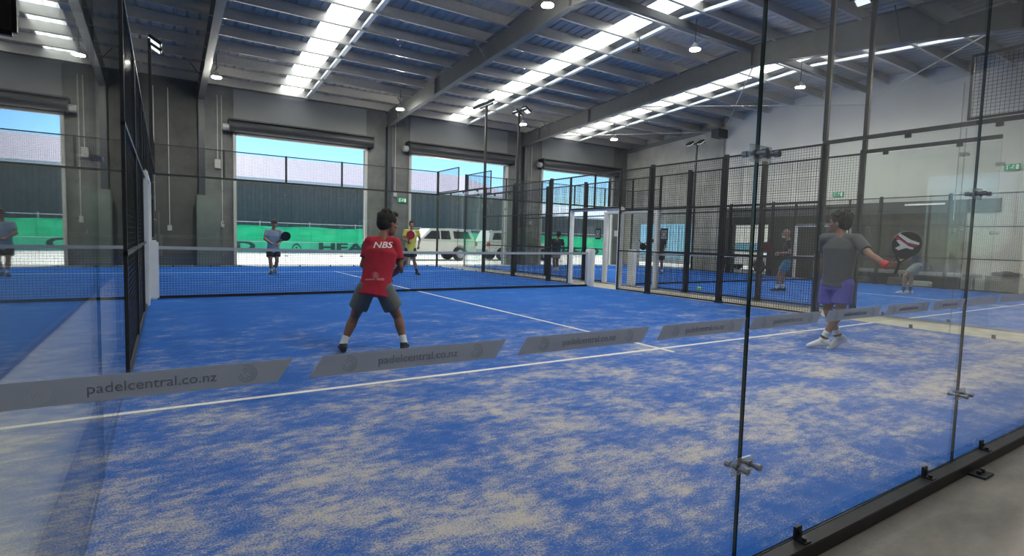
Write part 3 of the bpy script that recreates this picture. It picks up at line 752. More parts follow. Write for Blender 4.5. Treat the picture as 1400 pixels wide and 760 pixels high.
# ------------------------------------------------------------------ aisle by the right wall
t=thing('slatted_bench',(22.45,7.7,FL),'long pale bench by dark right wall under the downpipe','bench')
b=MB()
for k in range(3): b.box(-.2+k*.14,-.08+k*.14,-2.3,2.0,.52,.56)
b.build('seat',mat('pale_bench',(.48,.49,.5),.6,0,.08,4),t)
b=MB(); b.box(-.2,.2,-2.3,2.0,.44,.52); b.build('frame',M_grey,t)
for y in (-2.1,-.1,1.8):
    for x in (-.17,.17): b=MB(); b.box(x-.025,x+.025,y-.025,y+.025,0,.44); b.build('leg',M_grey,t)
M_bag=[mat('navy_bag',(.03,.05,.12),.8,0,.3,8),mat('grey_bag',(.16,.16,.17),.8,0,.3,8),mat('white_bag',(.6,.6,.58),.8,0,.2,8),mat('brown_bag',(.16,.13,.1),.8,0,.3,8)]
def bag(x,y,z,sx,sy,sz,m,label,name='sports_bag'):
    bm=bmesh.new(); bmesh.ops.create_icosphere(bm,subdivisions=4,radius=1)
    for v in bm.verts:
        c=v.co; k=(abs(c.x)**4+abs(c.y)**4+abs(c.z)**4)**.25
        q=c/k; n=noise.noise(q*1.7+Vector((x,y,0)))*.16; q=q*(1+n); v.co=Vector((q.x*sx,q.y*sy,max(q.z,-.92)*sz))
    me=bpy.data.meshes.new(name); bm.to_mesh(me); bm.free(); me.materials.append(m); me.polygons.foreach_set('use_smooth',[True]*len(me.polygons))
    o=link(name,me,None,(x,y,z+sz*.92),label=label,cat='bag')
    b=MB(); pts=[(0,-sy*.6+sy*1.2*i/8,sz*(.75+.55*math.sin(PI*i/8))) for i in range(9)]; b.path(pts,.012,6); b.build('strap',M_dark,o)
    return o
bag(22.0,9.6,FL,.16,.28,.16,M_bag[1],'grey sports bag on the floor left of the crouching player')
bag(22.0,8.7,FL,.15,.25,.14,M_bag[3],'brown sports bag on the floor behind racket hand')
bag(22.02,6.9,FL,.16,.35,.13,M_bag[2],'white crumpled bag on the floor under bench right of crouching player')
bag(22.0,7.6,FL,.15,.25,.17,M_bag[3],'brown bag against the bench beside the white one')
bag(22.45,7.05,.5,.14,.32,.16,M_bag[0],'navy bag sitting on the bench behind crouching player')
bag(22.5,10.6,FL,.15,.25,.16,M_bag[0],'dark navy bag at the left end of the bench')
t=thing('storage_crate',(22.5,4.75,FL),'pale timber storage crate by the right edge of picture','crate')
b=MB(); b.box(-.3,.3,-.62,.45,0,.5)
b.build('box',mat('pale_ply',(.42,.40,.36),.8,0,.15,3),t,bevel=.01)
b=MB(); b.box(-.32,.32,-.64,.47,.5,.53); b.build('lid',mat('pale_ply2',(.34,.33,.3),.8),t)
bag(22.48,4.75,.47,.22,.36,.07,M_bag[1],'folded grey cloth bundle on top of the storage crate','cloth_bundle')
t=thing('garden_chair',(22.45,14.4,FL),'dark sling chair in the doorway of right-hand wall','chair')
b=MB(); b.prism([(-.3,.42),(.25,.36),(.28,.39),(-.28,.46)],'x',-.25,.25); b.build('seat',M_dark,t)
b=MB(); b.prism([(.25,.36),(.52,.95),(.49,.97),(.22,.38)],'x',-.25,.25); b.build('backrest',M_dark,t)
for sx in (-.24,.24):
    for sy,ty in ((-.28,-.32),(.28,.36)): b=MB(); b.tube((sx,sy,.4),(sx,ty,0),.015,8); b.build('leg',M_grey,t)
t=thing('glowing_batten',(XR-.05,7.3,2.86),'thin glowing white batten on fascia of right wall','lamp')
b=MB(); b.box(-.06,0,-.6,.6,-.02,.02); b.build('tube',mat('batten_white',(.9,.9,.88),.5,emit=.4),t)  # white strip with a faint even glow
b=MB(); b.box(-.02,.03,-.62,.62,.02,.05); b.build('tray',M_grey,t)
t=thing('wall_shelf_unit',(22.85,7.4,FL),'tall dark brown cupboard doors on the right wall behind downpipe','cupboard')
b=MB(); b.box(-.1,.18,-1.3,1.5,0,2.35); b.build('carcass',mat('brown_cupboard',(.075,.066,.052),.7,0,.2,2),t)
for y in (-1.27,.12): b=MB(); b.box(-.12,-.1,y,y+1.33,.05,2.3); b.build('door',mat('brown_cupboard',(.07,.06,.05)),t)

# ------------------------------------------------------------------ people
class Blob:
    def __init__(s): s.v=[]; s.f=[]
    def add(s,vs,fs):
        b=len(s.v); s.v+= [tuple(v) for v in vs]; s.f += [tuple(b+i for i in f) for f in fs]
    def ell(s,c,r,R=None,n=14,m=9):
        c=Vector(c); R=R or Matrix.Identity(3); vs=[c+R@Vector((0,0,r[2]))]; fs=[]
        for i in range(1,m):
            a=PI*i/m
            for j in range(n):
                t=2*PI*j/n; vs.append(c+R@Vector((r[0]*math.sin(a)*math.cos(t),r[1]*math.sin(a)*math.sin(t),r[2]*math.cos(a))))
        vs.append(c+R@Vector((0,0,-r[2])))
        for j in range(n): fs.append((0,1+j,1+(j+1)%n))
        for i in range(m-2):
            for j in range(n): a=1+i*n; fs.append((a+j,a+n+j,a+n+(j+1)%n,a+(j+1)%n))
        a=1+(m-2)*n; e=len(vs)-1
        for j in range(n): fs.append((a+j,e,a+(j+1)%n))
        s.add(vs,fs)
    def loft(s,secs,n=20,pw=1.):
        """secs: (centre, xdir, ydir, rx, ry)"""
        vs=[];fs=[]
        for (c,xd,yd,rx,ry) in secs:
            c=Vector(c);xd=Vector(xd).normalized();yd=Vector(yd).normalized()
            for j in range(n):
                t=2*PI*j/n; ct,st=math.cos(t),math.sin(t)
                ct=math.copysign(abs(ct)**pw,ct); st=math.copysign(abs(st)**pw,st)
                vs.append(c+xd*rx*ct+yd*ry*st)
        k=len(secs)
        for i in range(k-1):
            for j in range(n): a=i*n; fs.append((a+j,a+(j+1)%n,a+n+(j+1)%n,a+n+j))
        fs.append(tuple(reversed(range(n)))); fs.append(tuple((k-1)*n+j for j in range(n)))
        s.add(vs,fs)
    def cone(s,p,q,r1,r2,n=14):
        p=Vector(p);q=Vector(q);d=(q-p).normalized();a=d.orthogonal().normalized();b=d.cross(a)
        s.loft([(p,a,b,r1,r1),(q,a,b,r2,r2)],n)
    def cap(s,p,q,r1,r2,n=12):
        s.cone(p,q,r1,r2,n); s.ell(p,(r1,)*3,None,n,8); s.ell(q,(r2,)*3,None,n,8)
    def chain(s,pts,rs):
        for (a,b,r1,r2) in zip(pts,pts[1:],rs,rs[1:]): s.cap(a,b,r1,r2)
    def build(s,name,m,parent,vox=.008,sm=3,wr=0.):
        me=bpy.data.meshes.new(name); me.from_pydata(s.v,[],s.f); me.update()
        bm=bmesh.new(); bm.from_mesh(me); bmesh.ops.recalc_face_normals(bm,faces=bm.faces[:]); bm.to_mesh(me); bm.free()
        o=bpy.data.objects.new('tmp_blob',me); C.objects.link(o)
        r=o.modifiers.new('r','REMESH'); r.mode='VOXEL'; r.voxel_size=vox
        if sm: q=o.modifiers.new('s','SMOOTH'); q.factor=.5; q.iterations=sm
        dg=bpy.context.evaluated_depsgraph_get(); me2=bpy.data.meshes.new_from_object(o.evaluated_get(dg))
        C.objects.unlink(o); bpy.data.objects.remove(o); bpy.data.meshes.remove(me)
        me2.name=name; me2.materials.clear(); me2.materials.append(m)
        if wr:
            for v in me2.vertices:
                c=v.co; k=noise.noise(Vector((c.x*9,c.y*9,c.z*4)))+.5*noise.noise(Vector((c.x*20+3,c.y*20,c.z*9)))
                v.co=c+v.normal*k*wr
        me2.polygons.foreach_set('use_smooth',[True]*len(me2.polygons))
        return link(name,me2,parent)
def V(*a): return Vector(a)
def fdir(yaw,pitch=0):  # yaw 0 = away from viewer (+y), positive to the right
    return Vector((math.sin(yaw)*math.cos(pitch),math.cos(yaw)*math.cos(pitch),math.sin(pitch)))
def frame3(f,up=Vector((0,0,1))):
    f=f.normalized(); x=f.cross(up).normalized(); u=x.cross(f)
    return Matrix((x,f,u)).transposed()     # columns: right, forward, up
def hand(B,w,d,nrm,curl=.9,s=1.,right=True):
    d=d.normalized(); nrm=(nrm-d*nrm.dot(d)).normalized(); sd=d.cross(nrm)*(1 if right else -1)
    pc=w+d*.048*s
    B.loft([(w,sd,nrm,.026*s,.02*s),(w+d*.03*s,sd,nrm,.036*s,.017*s),(w+d*.085*s,sd,nrm,.042*s,.014*s)],14)
    L=[.068,.078,.073,.058]
    for i in range(4):
        p=w+d*.082*s+sd*(-.031+.0205*i)*s; a=0; r=.0088*s; dd=d.copy(); pts=[p]; rs=[r*1.08]
        for k,fr in enumerate((.45,.3,.25)):
            a+=curl*(.75,.9,.6)[k]; v=d*math.cos(a)-nrm*math.sin(a); p=p+v*L[i]*fr*s; pts.append(p); rs.append(r*(1-.1*(k+1)))
        B.chain(pts,rs)
    p=w+d*.025*s-sd*.03*s; q=p+(d*.5-sd*.7-nrm*.45).normalized()*.04*s; e=q+(d*.8-nrm*.6+sd*.1).normalized()*.035*s
    B.chain([p,q,e],[.012*s,.0105*s,.0085*s])
def racket(name,G,rot,base,tip,nrm,col,label,logo=None,L=.455):
    base=Vector(base); tip=Vector(tip); u=(tip-base).normalized(); n=Vector(nrm); n=(n-u*n.dot(u)).normalized(); x=u.cross(n)
    t=thing('padel_racket',(G[0],G[1],0),label,'racket',None,rot)
    def P(a,c,h): return tuple(base+x*a+u*c+n*h)
    out=[]; N=28
    for k in range(N):
        a=2*PI*k/N; rx=.13*(1-.10*max(0,-math.sin(a))**2); ry=.145
        out.append((rx*math.cos(a)*(1-.25*max(0,-math.sin(a))**3), L-.15+ry*math.sin(a)))
    b=MB(); k=len(b.v)
    for h in (-.019,.019): b.v += [P(a,c,h) for (a,c) in out]
    b.f=[tuple(range(N)),tuple(reversed(range(N,2*N)))]+[((i+1)%N,i,N+i,N+(i+1)%N) for i in range(N)]; b.mi=[0]*len(b.f)
    m=mat('racket_face_'+name,col,.35,0,.1,30)
    b.build('racket_head',m,t,bevel=.006)
    b=MB()
    for s in (-1,1): b.tube(P(0,.11,0),P(s*.06,.19,0),.012,8)
    b.build('throat',mat('racket_frame_'+name,tuple(c*.6 for c in col),.4),t)
    b=MB(); b.tube(P(0,0,0),P(0,.13,0),.0155,12); b.tube(P(0,-.006,0),P(0,.004,0),.019,12); b.build('grip',mat('grip_black',(.02,.02,.02),.8),t)
    if logo:
        b=MB(); 
        def poly(pts):
            for h in (-.0202,.0202):
                q=len(b.v); b.v += [P(a,c,h) for (a,c) in pts]; b.f.append(tuple(range(q,q+len(pts)))); b.mi.append(0)
        c0=L-.15
        poly([(-.10,c0+.085),(-.085,c0+.105),(.02,c0+.065),(.10,c0+.052),(.10,c0+.028),(.0,c0+.032),(-.06,c0+.062)])
        poly([(-.10,c0+.03),(-.075,c0+.042),(.02,c0-.002),(.07,c0-.008),(.062,c0-.03),(.005,c0-.026),(-.05,c0-.066),(-.085,c0-.05),(-.05,c0-.012)])
        b.build('painted_emblem',mat('racket_white',(.75,.75,.75),.5),t)
        b=MB()
        def poly2(pts):
            for h in (-.0198,.0198):
                q=len(b.v); b.v += [P(a,c,h) for (a,c) in pts]; b.f.append(tuple(range(q,q+len(pts)))); b.mi.append(0)
        poly2([(-.125,c0+.05),(-.11,c0+.075),(-.02,c0+.03),(.09,c0+.02),(.09,c0+.005),(-.02,c0+.012)])
        b.build('red_flash',mat('racket_red',(.45,.03,.06),.5),t)
    return t
SKIN=lambda n,c: mat('skin_'+n,c,.55,0,.08,12)
def person(n,label,G,rot,J,face,skin,hairc,shirtc,shortc,shoec,sockc=(.7,.7,.68),hem=.0,slv=.62,shortlen=.55,feet=(None,None),pitch=(0,0),build=1.,
           hair='short',head_s=1.,hp=0.,curl=(1.,1.),hd=(None,None),vox=.008,shirt2=None,collar=None,cuff=None):
    t=thing('person',(G[0],G[1],0),label,'person',None,rot)
    j={k:Vector(v) for k,v in J.items()}; s=build
    hc=(j['hipL']+j['hipR'])/2; shc=(j['shL']+j['shR'])/2; hx=(j['hipR']-j['hipL']).normalized(); sx=(j['shR']-j['shL']).normalized()
    sp=(shc-hc); spn=sp.normalized()
    sw=(j['shR']-j['shL']).length/2; hw=max((j['hipR']-j['hipL']).length/2,.085)
    def sec(tt,rx,ry):
        c=hc+sp*tt; x=hx.lerp(sx,min(max(tt,0),1)); y=spn.cross(x).normalized(); x=y.cross(spn); return (c,x,y,rx*s,ry*s)
    back=-(spn.cross(sx)).normalized()
    B=Blob()
    B.loft([sec(-.14,.09,.08),sec(-.02,.15,.105),sec(.22,.132,.095),sec(.45,.14,.10),sec(.75,.158,.112),sec(.95,sw*.8/s,.085),sec(1.06,.07,.055)],22)
    nk=j['neck']; hd_=j['head']; B.cap(shc+sp*.02,nk,.062*s,.052*s); B.cap(nk,hd_.lerp(nk,.25),.05*s,.047*s)
    for a in 'LR':
        sh,el,wr=j['sh'+a],j['el'+a],j['wr'+a]; hi,kn,an=j['hip'+a],j['kn'+a],j['an'+a]
        B.ell(sh,(.058*s,)*3); B.cap(shc.lerp(nk,.35),sh,.05*s,.054*s); B.chain([sh,sh.lerp(el,.45),el,el.lerp(wr,.3),wr],[.052*s,.046*s,.037*s,.04*s,.024*s])
        dd=(wr-el).normalized(); dv=hd[0 if a=='L' else 1]
        hdv=Vector(dv[0]) if dv else dd; nr=Vector(dv[1]) if dv else V(0,-1,.2)
        hand(B,wr,hdv,nr,curl[0 if a=='L' else 1],s,a=='R')
        B.chain([hi,hi.lerp(kn,.4),kn,kn.lerp(an,.3),kn.lerp(an,.75),an],[.092*s,.078*s,.052*s,.057*s,.037*s,.033*s])
    # head with its features
    f=fdir(face,hp); R=frame3(f); h=head_s
    def H(x,y,z): return hd_+R@Vector((x*h,y*h,z*h))
    B.ell(H(0,-.012,.03),(.074*h,.094*h,.092*h),R,18,12); B.ell(H(0,.028,-.045),(.056*h,.062*h,.068*h),R,16,10); B.ell(H(0,.062,-.085),(.028*h,.026*h,.024*h),R)
    B.chain([H(0,.078,.02),H(0,.102,-.018)],[.010*h,.0155*h]); B.ell(H(0,.084,-.052),(.024*h,.012*h,.0085*h),R); B.ell(H(0,.08,.03),(.05*h,.014*h,.011*h),R)
    for q in (-1,1): B.ell(H(q*.074,-.008,-.004),(.011*h,.021*h,.032*h),R); B.ell(H(q*.04,.055,-.02),(.024*h,.024*h,.022*h),R)
    body=B.build('body',SKIN(n,skin),t,vox,2)
    b=MB()
    E=Blob()
    for q in (-1,1): E.ell(H(q*.03,.079,.008),(.012*h,.008*h,.0075*h),R,10,6)
    me=bpy.data.meshes.new('eyes'); me.from_pydata(E.v,[],E.f); me.materials.append(mat('eye_dark',(.03,.02,.018),.3)); link('eyes',me,t)
    if hair=='short' or hair=='full':
        Q=Blob(); k=1.0 if hair=='short' else 1.08
        Q.ell(H(0,-.026,.046),(.083*h*k,.097*h*k,.088*h*k),R,18,12); Q.ell(H(0,-.055,.0),(.075*h*k,.066*h*k,.08*h),R)
        Q.ell(H(0,.045,.10),(.06*h,.05*h,.03*h*k),R)
        for q in (-1,1): Q.ell(H(q*.066,-.005,.035),(.02*h,.05*h,.045*h),R)
        random.seed(len(n))
        for q in range(40 if hair=='full' else 16):
            a=random.uniform(0,2*PI); e=random.uniform(.2,1.4); rr=(.086 if hair=='full' else .078)*h*k
            Q.ell(H(rr*math.cos(a)*math.cos(e)/h,-.03+rr*math.sin(a)*math.cos(e)/h,.055+rr*math.sin(e)/h),(.018*h,)*3,None,8,6)
        Q.build('hair',mat('hair_'+n,hairc,.8,0,.3,60),t,.006,1)
    if hair=='beard':
        Q=Blob(); Q.ell(H(0,.045,-.085),(.05*h,.05*h,.035*h),R); Q.build('beard',mat('beard_'+n,hairc,.8),t,.006,1)
    if hair=='cap':
        Q=Blob(); Q.ell(H(0,-.01,.062),(.088*h,.105*h,.078*h),R,18,10); Q.loft([(H(0,.06,.055),R@V(1,0,0),R@V(0,1,0),.10*h,.11*h),(H(0,.06,.067),R@V(1,0,0),R@V(0,1,0),.095*h,.105*h)],20)
        Q.build('cap',mat('cap_'+n,hairc,.8),t,.006,1)
        Q=Blob(); Q.ell(H(0,-.05,.0),(.078*h,.056*h,.06*h),R); Q.build('hair',mat('hair_'+n,(.05,.04,.035),.8),t,.006,1)
    # shirt
    B=Blob(); e=.016
    B.loft([sec(hem-.16,.165+e,.118+e),sec(-.02,.158+e,.112+e),sec(.25,.147+e,.108+e),sec(.5,.152+e,.112+e),sec(.78,.17+e,.122+e),sec(.95,(sw*.84)/s+e*.6,.088+e),sec(1.04,.085,.07)],26)
    for a in 'LR':
        sh,el=j['sh'+a],j['el'+a]; B.ell(sh,(.064*s+.006,)*3); B.cap(shc.lerp(nk,.30).lerp(sh,.25),sh,.058*s,.066*s); m_=sh.lerp(el,slv); B.cone(sh,m_,.068*s,.062*s,16)
    shirt=B.build('shirt',shirtc if not isinstance(shirtc,tuple) else mat('shirt_'+n,shirtc,.8,0,.06,6,.2,25),t,vox,2,.006)
    if cuff:
        b=Blob()
        for a in 'LR':
            sh,el=j['sh'+a],j['el'+a]; b.cone(sh.lerp(el,slv-.02),sh.lerp(el,slv+.045),.066*s,.066*s,16)
        b.build('sleeve_trim',mat('trim_'+n,cuff,.8),t,vox,1)
    if collar:
        b=Blob(); x=sx; y=spn.cross(x)
        b.loft([(shc+sp*.04,x,y,.074*s,.064*s),(nk.lerp(shc,.35),x,y,.064*s,.06*s)],20); b.build('collar',mat('collar_'+n,collar,.8),t,vox,1)
    # shorts
    B=Blob(); B.loft([sec(.12,.150,.108),sec(0,.166,.122),sec(-.18,.165,.125)],22)
    for a in 'LR':
        hi,kn=j['hip'+a],j['kn'+a]; B.ell(hi,(.10*s,)*3); B.cone(hi,hi.lerp(kn,shortlen+.12),.104*s,.108*s,18)
    B.build('shorts',mat('shorts_'+n,shortc,.8,0,.08,6,.2,25),t,vox,2,.005)
    # socks and shoes
    for i,a in enumerate('LR'):
        kn,an=j['kn'+a],j['an'+a]; B=Blob(); B.cone(kn.lerp(an,.70),an,.043*s,.04*s,12); B.ell(an,(.043*s,.046*s,.043*s)); B.build('sock',mat('sock_'+n,sockc,.8),t,.006,1)
        fd=feet[i] if feet[i] is not None else f; fd=Vector((fd[0],fd[1],0)).normalized(); p=pitch[i]
        d=fd*math.cos(p)+V(0,0,-math.sin(p)); up=fd*math.sin(p)+V(0,0,math.cos(p)); x=fd.cross(V(0,0,1))
        sole=an-up*(.075)+d*.0
        B=Blob(); secs=[]
        for (q,w,hh) in ((-.072,.024,.030),(-.06,.034,.044),(-.02,.036,.054),(.04,.038,.046),(.10,.046,.034),(.15,.043,.026),(.18,.026,.018)):
            secs.append((sole+d*q*s+up*hh*s,x,up,w*s,hh*s))
        B.loft(secs,16,.8); B.cone(sole+up*.05*s-d*.015*s,sole+up*.098*s-d*.02*s,.044*s,.040*s,14)
        sh=B.build('shoe',mat('shoe_'+n,shoec,.6),t,.006,1)
        b=Blob(); b.loft([(q[0]-up*(q[4]-.006*s),x,d,.001,.001) for q in secs[:0]]+[(sole+up*.0,x,d,.034*s,.12*s),(sole+up*.014*s,x,d,.036*s,.122*s)],16) if False else None
    return t,shirt,j
def stick_on(shirt,me,parent,m,name,c,x,z,nrm,off=.004,step=.012):
    """wrap a flat lettering mesh (drawn in xy) onto the cloth: c centre, x/z in-plane axes, cast along nrm"""
    from mathutils.bvhtree import BVHTree
    bv=BVHTree.FromPolygons([v.co for v in shirt.data.vertices],[tuple(p.vertices) for p in shirt.data.polygons])
    bm=bmesh.new(); bm.from_mesh(me); w=max(abs(v.co.x) for v in bm.verts); k=-w
    while k<w: bmesh.ops.bisect_plane(bm,geom=bm.verts[:]+bm.edges[:]+bm.faces[:],plane_co=(k,0,0),plane_no=(1,0,0)); k+=step
    nrm=Vector(nrm).normalized(); x=Vector(x); z=Vector(z)
    for v in bm.verts:
        o=Vector(c)+x*v.co.x+z*v.co.y-nrm*.4; hit=bv.ray_cast(o,nrm)
        p=hit[0] if hit[0] is not None else o+nrm*.3
        v.co=p-nrm*off
    m2=bpy.data.meshes.new(name); bm.to_mesh(m2); bm.free(); m2.materials.clear(); m2.materials.append(m); return link(name,m2,parent)

G=(2.07,4.25); r=-.3211
t,sh,j=person('red','boy seen from behind in a red jersey and grey shorts, crouching at the front',G,r,
  dict(head=(.135,.15,1.325),neck=(.085,.11,1.215),shL=(-.045,.08,1.125),shR=(.205,.10,1.125),elL=(-.115,.07,.89),elR=(.265,.08,.87),wrL=(-.02,.27,.83),wrR=(.17,.29,.76),
  hipL=(-.075,.0,.665),hipR=(.085,.0,.665),knL=(-.20,.07,.345),knR=(.245,.07,.345),anL=(-.303,-.02,.085),anR=(.304,-.02,.085)),
  .95,(.23,.105,.065),(.012,.009,.008),(.42,.008,.028),(.12,.125,.115),(.02,.02,.022),hem=-.03,slv=.66,shortlen=.56,feet=((-.15,1),(.2,1)),build=.93,head_s=1.08,hp=-.12,hair='short',cuff=(.03,.01,.02))
# lettering on the back
M_wl=mat('shirt_white_print',(.78,.70,.70),.7)
me=text_mesh('NBS',.085,0,1.25,.0015,.25); stick_on(sh,me,t,M_wl,'lettering',(.075,.0,1.10),(1,0,.02),(0,.12,1),(0,1,0))
b=MB(); arc_strip(b,0,0,.028,0,2*PI,.007,0,20); b.quad((-.018,0,-.02),(.018,0,-.02),(.012,0,.02),(-.012,0,.02)); b.quad((-.10,0,-.055),(-.005,0,-.05),(-.005,0,-.035),(-.10,0,-.04)); b.quad((.01,0,-.05),(.085,0,-.055),(.085,0,-.03),(.01,0,-.03))
me=b.mesh('e',M_wl)
for v in me.vertices: v.co=(v.co.x,v.co.z,0)
stick_on(sh,me,t,mat('faded_print',(.55,.16,.18),.7),'lower_emblem',(.01,0,.80),(1,0,0),(0,0,1),(0,1,0))
racket('boy',G,r,(.13,.33,.78),(-.06,.42,1.14),(0,1,.2),(.02,.02,.03),'dark racket held low in front of the boy in red')

G=(6.9,2.1); r=-1.1127
t,sh,j=person('grey','player seen from behind in dark grey T-shirt and purple shorts reaching right',G,r,
  dict(head=(-.024,.05,1.49),neck=(.0,.02,1.375),shL=(-.155,.06,1.305),shR=(.158,-.03,1.305),elL=(-.17,.20,1.10),elR=(.29,-.24,1.13),wrL=(-.10,.42,1.08),wrR=(.445,-.42,1.02),
  hipL=(-.08,.05,.80),hipR=(.065,-.03,.80),knL=(-.085,.06,.47),knR=(.045,-.05,.485),anL=(.045,.10,.135),anR=(-.115,-.02,.105)),
  -1.15,(.24,.12,.08),(.014,.011,.010),(.065,.07,.08),(.085,.075,.36),(.72,.72,.70),hem=.06,slv=.72,shortlen=.66,feet=((-.8,-.25),(-.9,.1)),pitch=(.65,.2),hair='full',head_s=1.08,hd=(None,((.45,-.1,.1),(-.1,-.95,.2))),curl=(.8,1.25))
for a in 'LR':
    b=Blob(); k_=j['kn'+a]; n_=j['an'+a]; b.cone(k_.lerp(n_,.86),k_.lerp(n_,.93),.047,.047,14); b.build('ankle_band',mat('ankle_band_black',(.02,.02,.02),.8),t,.006,1)
b=Blob(); w=j['wrR']; e=j['elR']; b.cone(e.lerp(w,.74),e.lerp(w,1.0),.045,.043,16); b.build('red_wristband',mat('wristband_red',(.55,.03,.05),.8),t,.006,1)
racket('logo',G,r,(.51,-.45,.955),(.61,-.52,1.38),(.15,-1,.25),(.012,.012,.014),'black racket with white brush emblem and red flash held out right',logo=True)

G=(2.9,15.96); r=-.1525
person('hat',"distant player in pale blue shirt and dark cap, facing the net",G,r,
  dict(head=(.061,-.05,1.47),neck=(.045,-.02,1.34),shL=(-.13,0,1.26),shR=(.225,0,1.26),elL=(-.20,-.06,1.03),elR=(.28,-.05,1.03),wrL=(-.03,-.28,.93),wrR=(.17,-.26,.92),
  hipL=(-.055,.06,.73),hipR=(.105,.06,.73),knL=(-.045,-.05,.41),knR=(.13,-.02,.41),anL=(-.02,.03,.085),anR=(.08,.14,.10)),
  PI+.1,(.30,.16,.11),(.03,.028,.028),(.26,.36,.46),(.02,.025,.035),(.03,.03,.035),feet=((-.2,-1),(.1,-1)),hair='cap',vox=.014,hp=-.1)
racket('hat',G,r,(.12,-.33,.93),(.42,-.34,1.17),(0,-1,0),(.012,.014,.02),'round black racket held by the distant player in pale blue')
G=(7.,14.97); r=-.3952
t,sh,j=person('yellow','distant player in yellow and white jersey striding with a red racket',G,r,
  dict(head=(-.17,-.02,1.58),neck=(-.175,0,1.455),shL=(-.36,0,1.38),shR=(.02,0,1.38),elL=(-.42,-.06,1.12),elR=(.09,.02,1.14),wrL=(-.27,-.22,1.05),wrR=(.05,-.06,.93),
  hipL=(-.29,0,.83),hipR=(-.12,0,.83),knL=(-.34,-.10,.46),knR=(-.08,-.02,.46),anL=(-.46,.22,.22),anR=(.02,.03,.09)),
  PI-.1,(.30,.16,.11),(.04,.03,.025),(.62,.58,.12),(.03,.03,.035),(.03,.03,.035),sockc=(.03,.03,.035),feet=((-.3,-1),(.5,-1)),pitch=(.9,0),vox=.014)
b=Blob(); c=(j['shL']+j['shR'])/2
b.loft([(c+V(0,.005,.02),V(1,0,0),V(0,1,0),.14,.108),(c+V(0,.005,-.10),V(1,0,0),V(0,1,0),.165,.150),(c+V(-.01,.005,-.22),V(1,0,0),V(0,1,0),.12,.146)],22); b.build('pale_yoke',mat('yoke_white',(.68,.66,.6),.8),t,.014,2)
racket('red',G,r,(-.27,-.30,1.02),(-.17,-.33,1.36),(0,-1,0),(.42,.03,.05),'red racket held before the chest of the yellow jersey player',L=.40)
G=(14.39,7.32); r=-1.0295
person('bald','bald player in dark shirt and teal shorts standing side-on behind the mesh',G,r,
  dict(head=(.09,0,1.57),neck=(.15,0,1.43),shL=(.165,-.17,1.34),shR=(.165,.17,1.34),elL=(.21,-.2,1.06),elR=(.16,.2,1.07),wrL=(-.05,-.12,1.03),wrR=(-.04,.08,1.02),
  hipL=(.17,-.09,.82),hipR=(.17,.09,.82),knL=(-.02,-.12,.44),knR=(.06,.10,.44),anL=(-.05,-.14,.09),anR=(.10,.12,.09)),
  -PI/2,(.28,.17,.13),(.6,.58,.55),(.03,.035,.04),(.03,.16,.27),(.03,.03,.035),feet=((-1,-.1),(-1,.1)),hair='beard',vox=.012)
racket('bald',G,r,(-.12,-.03,1.02),(-.48,-.05,1.28),(.2,-1,0),(.10,.018,.02),'dark red racket raised in front of the bald player')
G=(17.37,5.58); r=-1.1949
person('stoop','stooping player in blue top and grey shorts, mostly hidden behind the black racket',G,r,
  dict(head=(.12,0,1.45),neck=(.17,0,1.31),shL=(.22,-.17,1.24),shR=(.22,.17,1.24),elL=(.12,-.2,.98),elR=(.12,.2,.98),wrL=(-.10,-.10,.90),wrR=(-.10,.10,.90),
  hipL=(.32,-.09,.82),hipR=(.32,.09,.82),knL=(.06,-.12,.50),knR=(.20,.10,.50),anL=(.05,-.12,.09),anR=(.20,.12,.09)),
  -PI/2,(.33,.19,.13),(.03,.025,.02),(.02,.035,.09),(.26,.27,.28),(.6,.6,.58),sockc=(.02,.02,.02),feet=((-1,-.1),(-1,.1)),vox=.012)
G=(13.06,15.62); r=-.6511
person('dark','distant player in dark shirt on the neighbouring court, left of white gate post',G,r,
  dict(head=(.07,.03,1.45),neck=(.03,.02,1.32),shL=(-.20,0,1.23),shR=(.20,0,1.22),elL=(-.31,.08,1.02),elR=(.28,.05,.96),wrL=(-.2,.24,.92),wrR=(.22,.18,.78),
  hipL=(-.10,0,.78),hipR=(.06,0,.78),knL=(-.09,-.02,.43),knR=(.03,.06,.43),anL=(-.06,.05,.09),anR=(.05,.14,.10)),
  .5,(.28,.15,.10),(.02,.016,.014),(.018,.02,.028),(.35,.27,.26),(.5,.5,.5),feet=((-.2,1),(.3,1)),vox=.014,build=1.05)
G=(16.81,13.76); r=-.8366
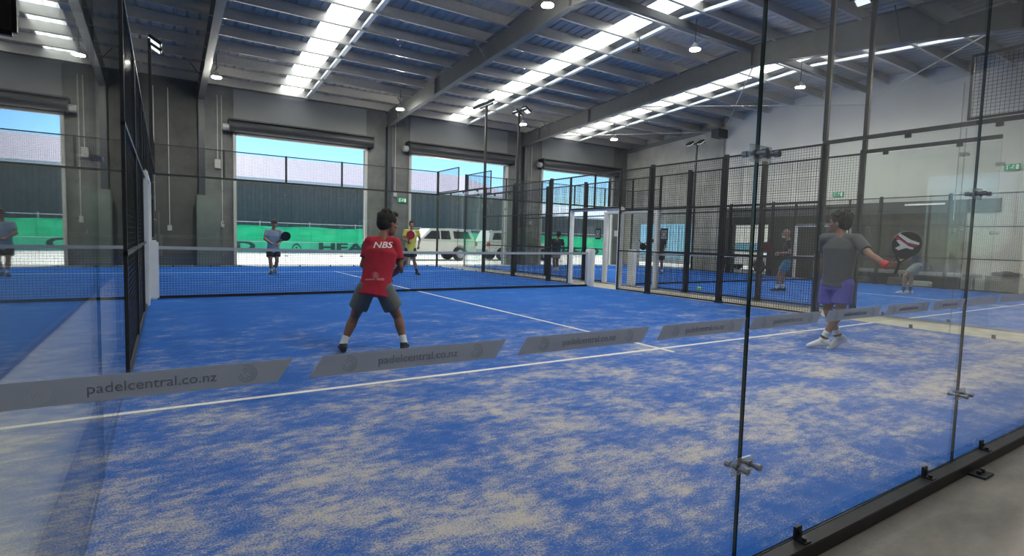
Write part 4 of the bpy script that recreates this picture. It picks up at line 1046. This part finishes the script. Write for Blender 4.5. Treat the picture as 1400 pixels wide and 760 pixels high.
person('mesh','distant player in black behind the mesh, holding a racket out to the left',G,r,
  dict(head=(-.07,0,1.60),neck=(-.05,0,1.45),shL=(-.22,0,1.36),shR=(.12,0,1.36),elL=(-.46,-.06,1.26),elR=(.18,0,1.10),wrL=(-.68,-.12,1.20),wrR=(.10,-.15,.93),
  hipL=(-.12,0,.84),hipR=(.05,0,.84),knL=(-.12,-.05,.46),knR=(.06,.02,.46),anL=(-.12,0,.09),anR=(.08,.05,.09)),
  -PI/2,(.28,.15,.10),(.02,.016,.014),(.016,.017,.02),(.02,.02,.024),(.05,.05,.05),feet=((-1,-.3),(-.6,-1)),vox=.014)
racket('mesh',G,r,(-.84,-.13,1.34),(-.60,-.13,.92),(0,-1,0),(.012,.012,.014),'black racket of the distant player in black, hanging head down')

# ------------------------------------------------------------------ light
W=bpy.data.worlds.new('sky'); bpy.context.scene.world=W; W.use_nodes=True
nt=W.node_tree; bg=nt.nodes['Background']; sk=nt.nodes.new('ShaderNodeTexSky'); sk.sky_type='NISHITA'; sk.sun_disc=False
sk.sun_elevation=math.radians(58); sk.sun_rotation=math.radians(-25); sk.air_density=1.0; sk.dust_density=.4; sk.ozone_density=1.5
hs=nt.nodes.new('ShaderNodeHueSaturation'); hs.inputs['Saturation'].default_value=1.3; nt.links.new(sk.outputs[0],hs.inputs['Color']); mm=nt.nodes.new('ShaderNodeMix'); mm.data_type='RGBA'; mm.blend_type='MULTIPLY'; mm.inputs[0].default_value=1; mm.inputs[7].default_value=(.70,.90,1.08,1); nt.links.new(hs.outputs[0],mm.inputs[6]); nt.links.new(mm.outputs[2],bg.inputs['Color']); bg.inputs['Strength'].default_value=.12#125
s=bpy.data.lights.new('sun','SUN'); s.energy=3.6; s.angle=.009; s.color=(1,.95,.88)
so=bpy.data.objects.new('sun',s); C.objects.link(so)
az=math.radians(-28); el=math.radians(62)
d=Vector((math.sin(az)*math.cos(el), math.cos(az)*math.cos(el), math.sin(el)))   # towards the sun
so.rotation_euler=d.to_track_quat('Z','Y').to_euler()

sc=bpy.context.scene
sc.view_settings.view_transform='Standard'; sc.view_settings.look='None'; sc.view_settings.gamma=1; sc.view_settings.exposure=1.08
sc.view_settings.use_curve_mapping=False
cy=sc.cycles; cy.max_bounces=10; cy.diffuse_bounces=4; cy.glossy_bounces=5; cy.transparent_max_bounces=40; cy.transmission_bounces=4
cy.caustics_reflective=False; cy.caustics_refractive=False; cy.sample_clamp_indirect=6; cy.use_denoising=True; cy.use_adaptive_sampling=True; cy.adaptive_threshold=.015
